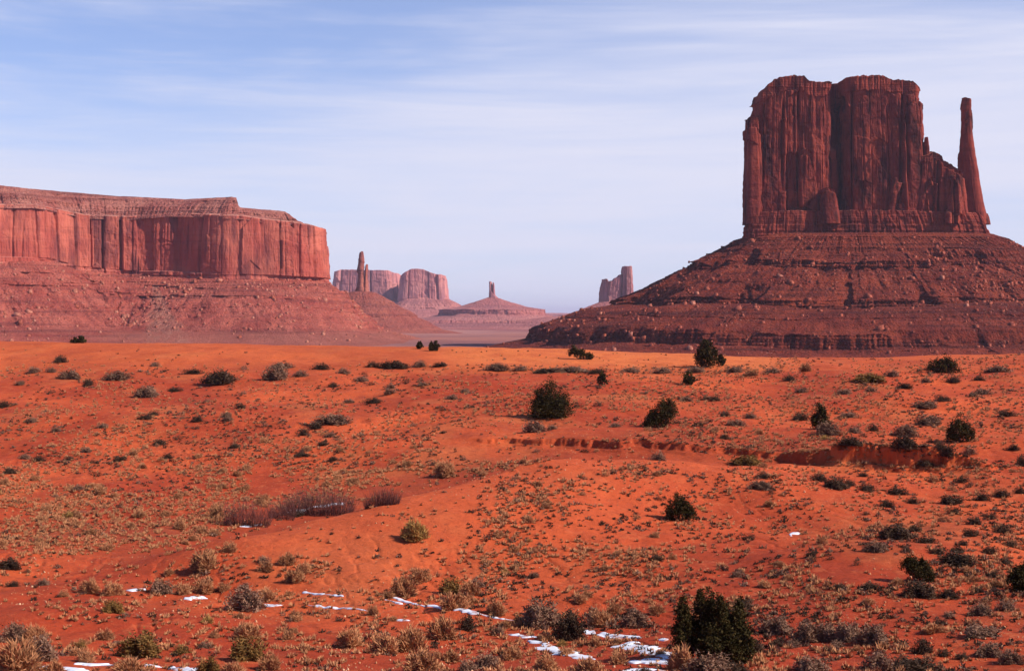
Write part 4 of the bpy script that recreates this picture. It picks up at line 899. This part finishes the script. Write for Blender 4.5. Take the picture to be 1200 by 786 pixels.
juniper(845, 430, 13, 15, 'little juniper tight against the right of the tallest crest one', [(0,0,0.45,0.1,1.0)], 9)
juniper(806, 451, 18, 17, 'small cone shaped juniper just below the tallest crest one', [(0,0,0.42,0,1.0),(0.2,0,0.3,0,.6)], 10)
juniper(706, 452, 15, 16, 'small cone shaped juniper on the slope under the smooth dune', [(0,0,0.42,0,1.0)], 11)
juniper(797, 610, 38, 31, 'sparse ragged juniper in the middle of the red bowl', [(-0.1,0,0.3,0,1.0),(0.15,0,0.3,0.1,0.8),(0.3,0,0.2,0,0.6),(-.3,0,.2,0,.6)], 12)
juniper(1075, 682, 40, 32, 'small round juniper casting a shadow on the bare mound at right', [(-0.2,0,0.28,0.3,1.0),(0.1,0,0.3,0.15,0.85),(0.3,0,0.22,0,0.6)], 13)
juniper(1196, 692, 40, 34, 'dark juniper cut off by the right edge', [(-0.1,0,0.35,0,0.8),(0.15,0,0.35,0,1.0)], 14)
juniper(1106, 437, 38, 18, 'wide low juniper on the crest at far right', [(-0.25,0,0.26,0,0.85),(0.05,0,0.3,0,1.0),(0.3,0,0.22,0,0.7)], 15)
juniper(681, 421, 30, 14, 'low juniper leaning down the smooth orange dune', [(-0.3,0,0.22,0.35,1.0),(0.0,0,0.22,0.2,0.8),(0.3,0,0.2,0,0.5)], 16)
juniper(508, 411, 15, 11, 'right hand juniper of the tiny pair on the dune crest', [(-.15,0,0.3,0,.9),(.2,0,.3,0,1.0)], 17)
juniper(492, 409, 8, 9, 'left hand juniper of the tiny pair on the dune crest', [(0,0,0.45,0,1.0)], 18)
juniper(91, 402, 18, 9, 'low dark juniper on the crest below the long mesa', [(-.2,0,0.3,0,.7),(.2,0,.3,0,1.0)], 19)

# -- bare willow thickets in the wash
def willow(px, row, w, h, n, label, seed):
    x, y, z = to_ground(px, row); m_ = y/F; r = np.random.default_rng(seed); W_, H_ = w*m_, h*m_
    bx = (r.random(n)-0.5)*W_*0.9; by = (r.random(n)-0.5)*min(W_*0.35, 2.4); env = np.sqrt(np.clip(1-(bx/W_*2)**2*0.85, 0.1, 1))
    b_ = np.stack([bx, by, H(x+bx, y+by)-z-0.05], -1); hh = H_*env*(0.45+0.6*r.random(n))
    dr = np.stack([r.normal(size=n)*0.22+bx/W_*0.5, r.normal(size=n)*0.2, np.ones(n)], -1)
    mid = b_+dr*hh[:,None]*0.5; tip = mid+(dr+np.stack([r.normal(size=n)*.2, r.normal(size=n)*.2, 0*bx], -1))*hh[:,None]*0.5
    T = np.concatenate([blades(b_, mid+(tip-mid)*0.2, 0.035, r), blades(mid-(tip-mid)*0.05, tip, 0.022, r), blades(b_+(mid-b_)*0.6, mid+r.normal(size=(n,3))*hh[:,None]*0.2, 0.018, r)])
    me = mesh_from('willow_thicket', *tri_soup(T)); attr(me, 'tip', np.concatenate([np.tile([0,0,.5], n), np.tile([.3,.3,1.0], n), np.tile([.3,.3,1.0], n)])); attr(me, 'tone', np.repeat(r.random(3*n), 3))
    o = link('willow_thicket', me, M['willow'], None, (x, y, z)); tag(o, label, 'willow bush'); return o
willow(372, 603, 90, 38, 1000, 'widest leafless reddish willow thicket standing over snow in the wash', 51)
willow(290, 616, 56, 40, 420, 'thin leafless willow thicket at the left end of the wash', 52)
willow(448, 592, 44, 26, 450, 'low leafless willow thicket right of the widest one', 53)
willow(330, 608, 34, 26, 200, 'sparse willow twigs between the two larger thickets', 54)

# -- snow left in the hollows
k = Mat('old_snow', 0.6, 0.3); nz = k.noise(k.map((3,3,3)), 1.0, 4, 0.6)
dn = k.noise(k.map((1.6,1.6,1.6), (3,3,3)), 1.0, 6, 0.7)
M['snow'] = k.out(k.mix(k.math('MULTIPLY', k.rng(dn, 0.54, 0.66), 0.75), k.mix(nz, (0.66,0.65,0.69), (0.86,0.86,0.9)), (0.45,0.16,0.09)), k.bump(nz, 0.5, 0.05))
def snow(pts_, half, label, seed=0):
    p = np.array([to_ground(a_, b_)[:2] for a_, b_ in pts_]); l = np.concatenate([[0], np.cumsum(np.hypot(*np.diff(p, axis=0).T))]); n = max(30, int(l[-1]/0.08))
    q = np.linspace(0, l[-1], n); cx = np.interp(q, l, p[:,0]); cy_ = np.interp(q, l, p[:,1])
    px_ = np.interp(q, l, [a_ for a_, b_ in pts_]); D_ = cy_.mean(); sl = half*float(np.mean([math.dist(to_ground(a_, b_-1.0)[:2], to_ground(a_, b_+1.0)[:2]) for a_, b_ in pts_]))*0.5*0.48
    tt = np.linspace(0, 1, n); ends = np.minimum(1, np.minimum(tt, 1-tt)*9)**0.6
    hw = sl*ends*(0.25+1.15*vn1(q*1.1, seed)+0.9*(vn1(q*4.0, seed+1)-0.5)); hw = np.where(vn1(q*0.8+9, seed+3) < 0.14, hw*0.2, hw); hw = np.maximum(hw, 0.01)
    off = (vn1(q*0.9, seed+5)-0.5)*sl*1.2+(vn1(q*3.1, seed+6)-0.5)*sl*0.5
    v_ = np.linspace(-1, 1, 9); tx_ = np.gradient(cx); ty_ = np.gradient(cy_); ln = np.hypot(tx_, ty_)+1e-9; nx_, ny_ = -ty_/ln, tx_/ln
    X = cx[:,None]+nx_[:,None]*(off[:,None]+v_[None]*hw[:,None]); Y = cy_[:,None]+ny_[:,None]*(off[:,None]+v_[None]*hw[:,None])
    Zs = H(X, Y)+0.05*np.sqrt(np.clip(1-v_**2, 0, 1))[None]*np.minimum(1, hw/0.15)[:,None]+np.where(np.abs(v_) > 0.99, -0.03, 0.012)[None]
    c0 = (float(cx.mean()), float(cy_.mean()), float(Zs.mean()))
    me = mesh_from('snow_patch', np.stack([X, Y, Zs], -1).reshape(-1, 3)-np.array(c0), grid_faces(n, 9), True)
    o = link('snow_patch', me, M['snow'], None, c0); tag(o, label, 'snow patch'); return o
snow([(447,698),(480,706),(520,713),(560,719),(606,727)], 1.7, 'longest thin snow streak running down to the two big bushes', 1)
snow([(444,702),(474,708)], 1.1, 'short snow streak just below the upper end of the longest one', 2)
snow([(456,727),(481,727)], 1.5, 'short level snow streak above the tall straw brush', 3)
snow([(682,739),(710,743),(750,748)], 3.6, 'snow streak starting right of the large dark bush', 4)
snow([(733,753),(755,761),(784,775)], 3.8, 'slanting snow streak ending at the foot of the big juniper', 5)
snow([(736,777),(760,776),(786,778)], 3.4, 'level snow patch directly left of the brush under the juniper', 6)
snow([(728,788),(750,785),(780,786)], 2.6, 'lowest snow patch at the bottom edge before the juniper', 7)
snow([(597,743),(620,747)], 2.0, 'small snow scrap below the end of the longest streak', 8)
snow([(623,750),(645,758),(668,767),(694,773)], 2.8, 'broken snow streak slanting under the pair of big bushes', 9)
snow([(354,694),(380,696),(402,699)], 1.5, 'upper thin snow streak left of the straw brush cluster', 10)
snow([(306,709),(332,709)], 1.6, 'snow streak touching the right of the large grey bush', 11)
snow([(148,692),(172,691)], 1.7, 'leftmost of the short snow streaks on the near slope', 12)
snow([(214,702),(242,701)], 1.5, 'short snow streak in the middle of the near slope', 13)
snow([(38,784),(62,781),(88,788)], 4.5, 'thickest snow patch at the bottom left corner', 14)
snow([(98,777),(135,780)], 2.2, 'narrow snow strip right of the bottom left corner', 15)
snow([(172,779),(200,783),(228,786)], 2.8, 'broken snow strip at the bottom edge below the round olive bush', 16)
snow([(334,601),(365,595),(402,589)], 2.6, 'broken snow bank under the widest willow thicket', 17)
snow([(280,617),(306,614)], 2.2, 'snow scrap under the thin left willow thicket', 18)
snow([(770,749),(782,750)], 1.6, 'snow scrap in the shadow of the big juniper', 19)
snow([(922,628),(937,625)], 1.0, 'lone snow scrap on the slope right of the red bowl', 20)
snow([(362,708),(400,713),(430,716)], 1.0, 'faint snow line between the near slope and the longest streak', 21)
#ENDPLANTS
print('verts', sum(len(o.data.vertices) for o in scene.objects if o.type == 'MESH'))
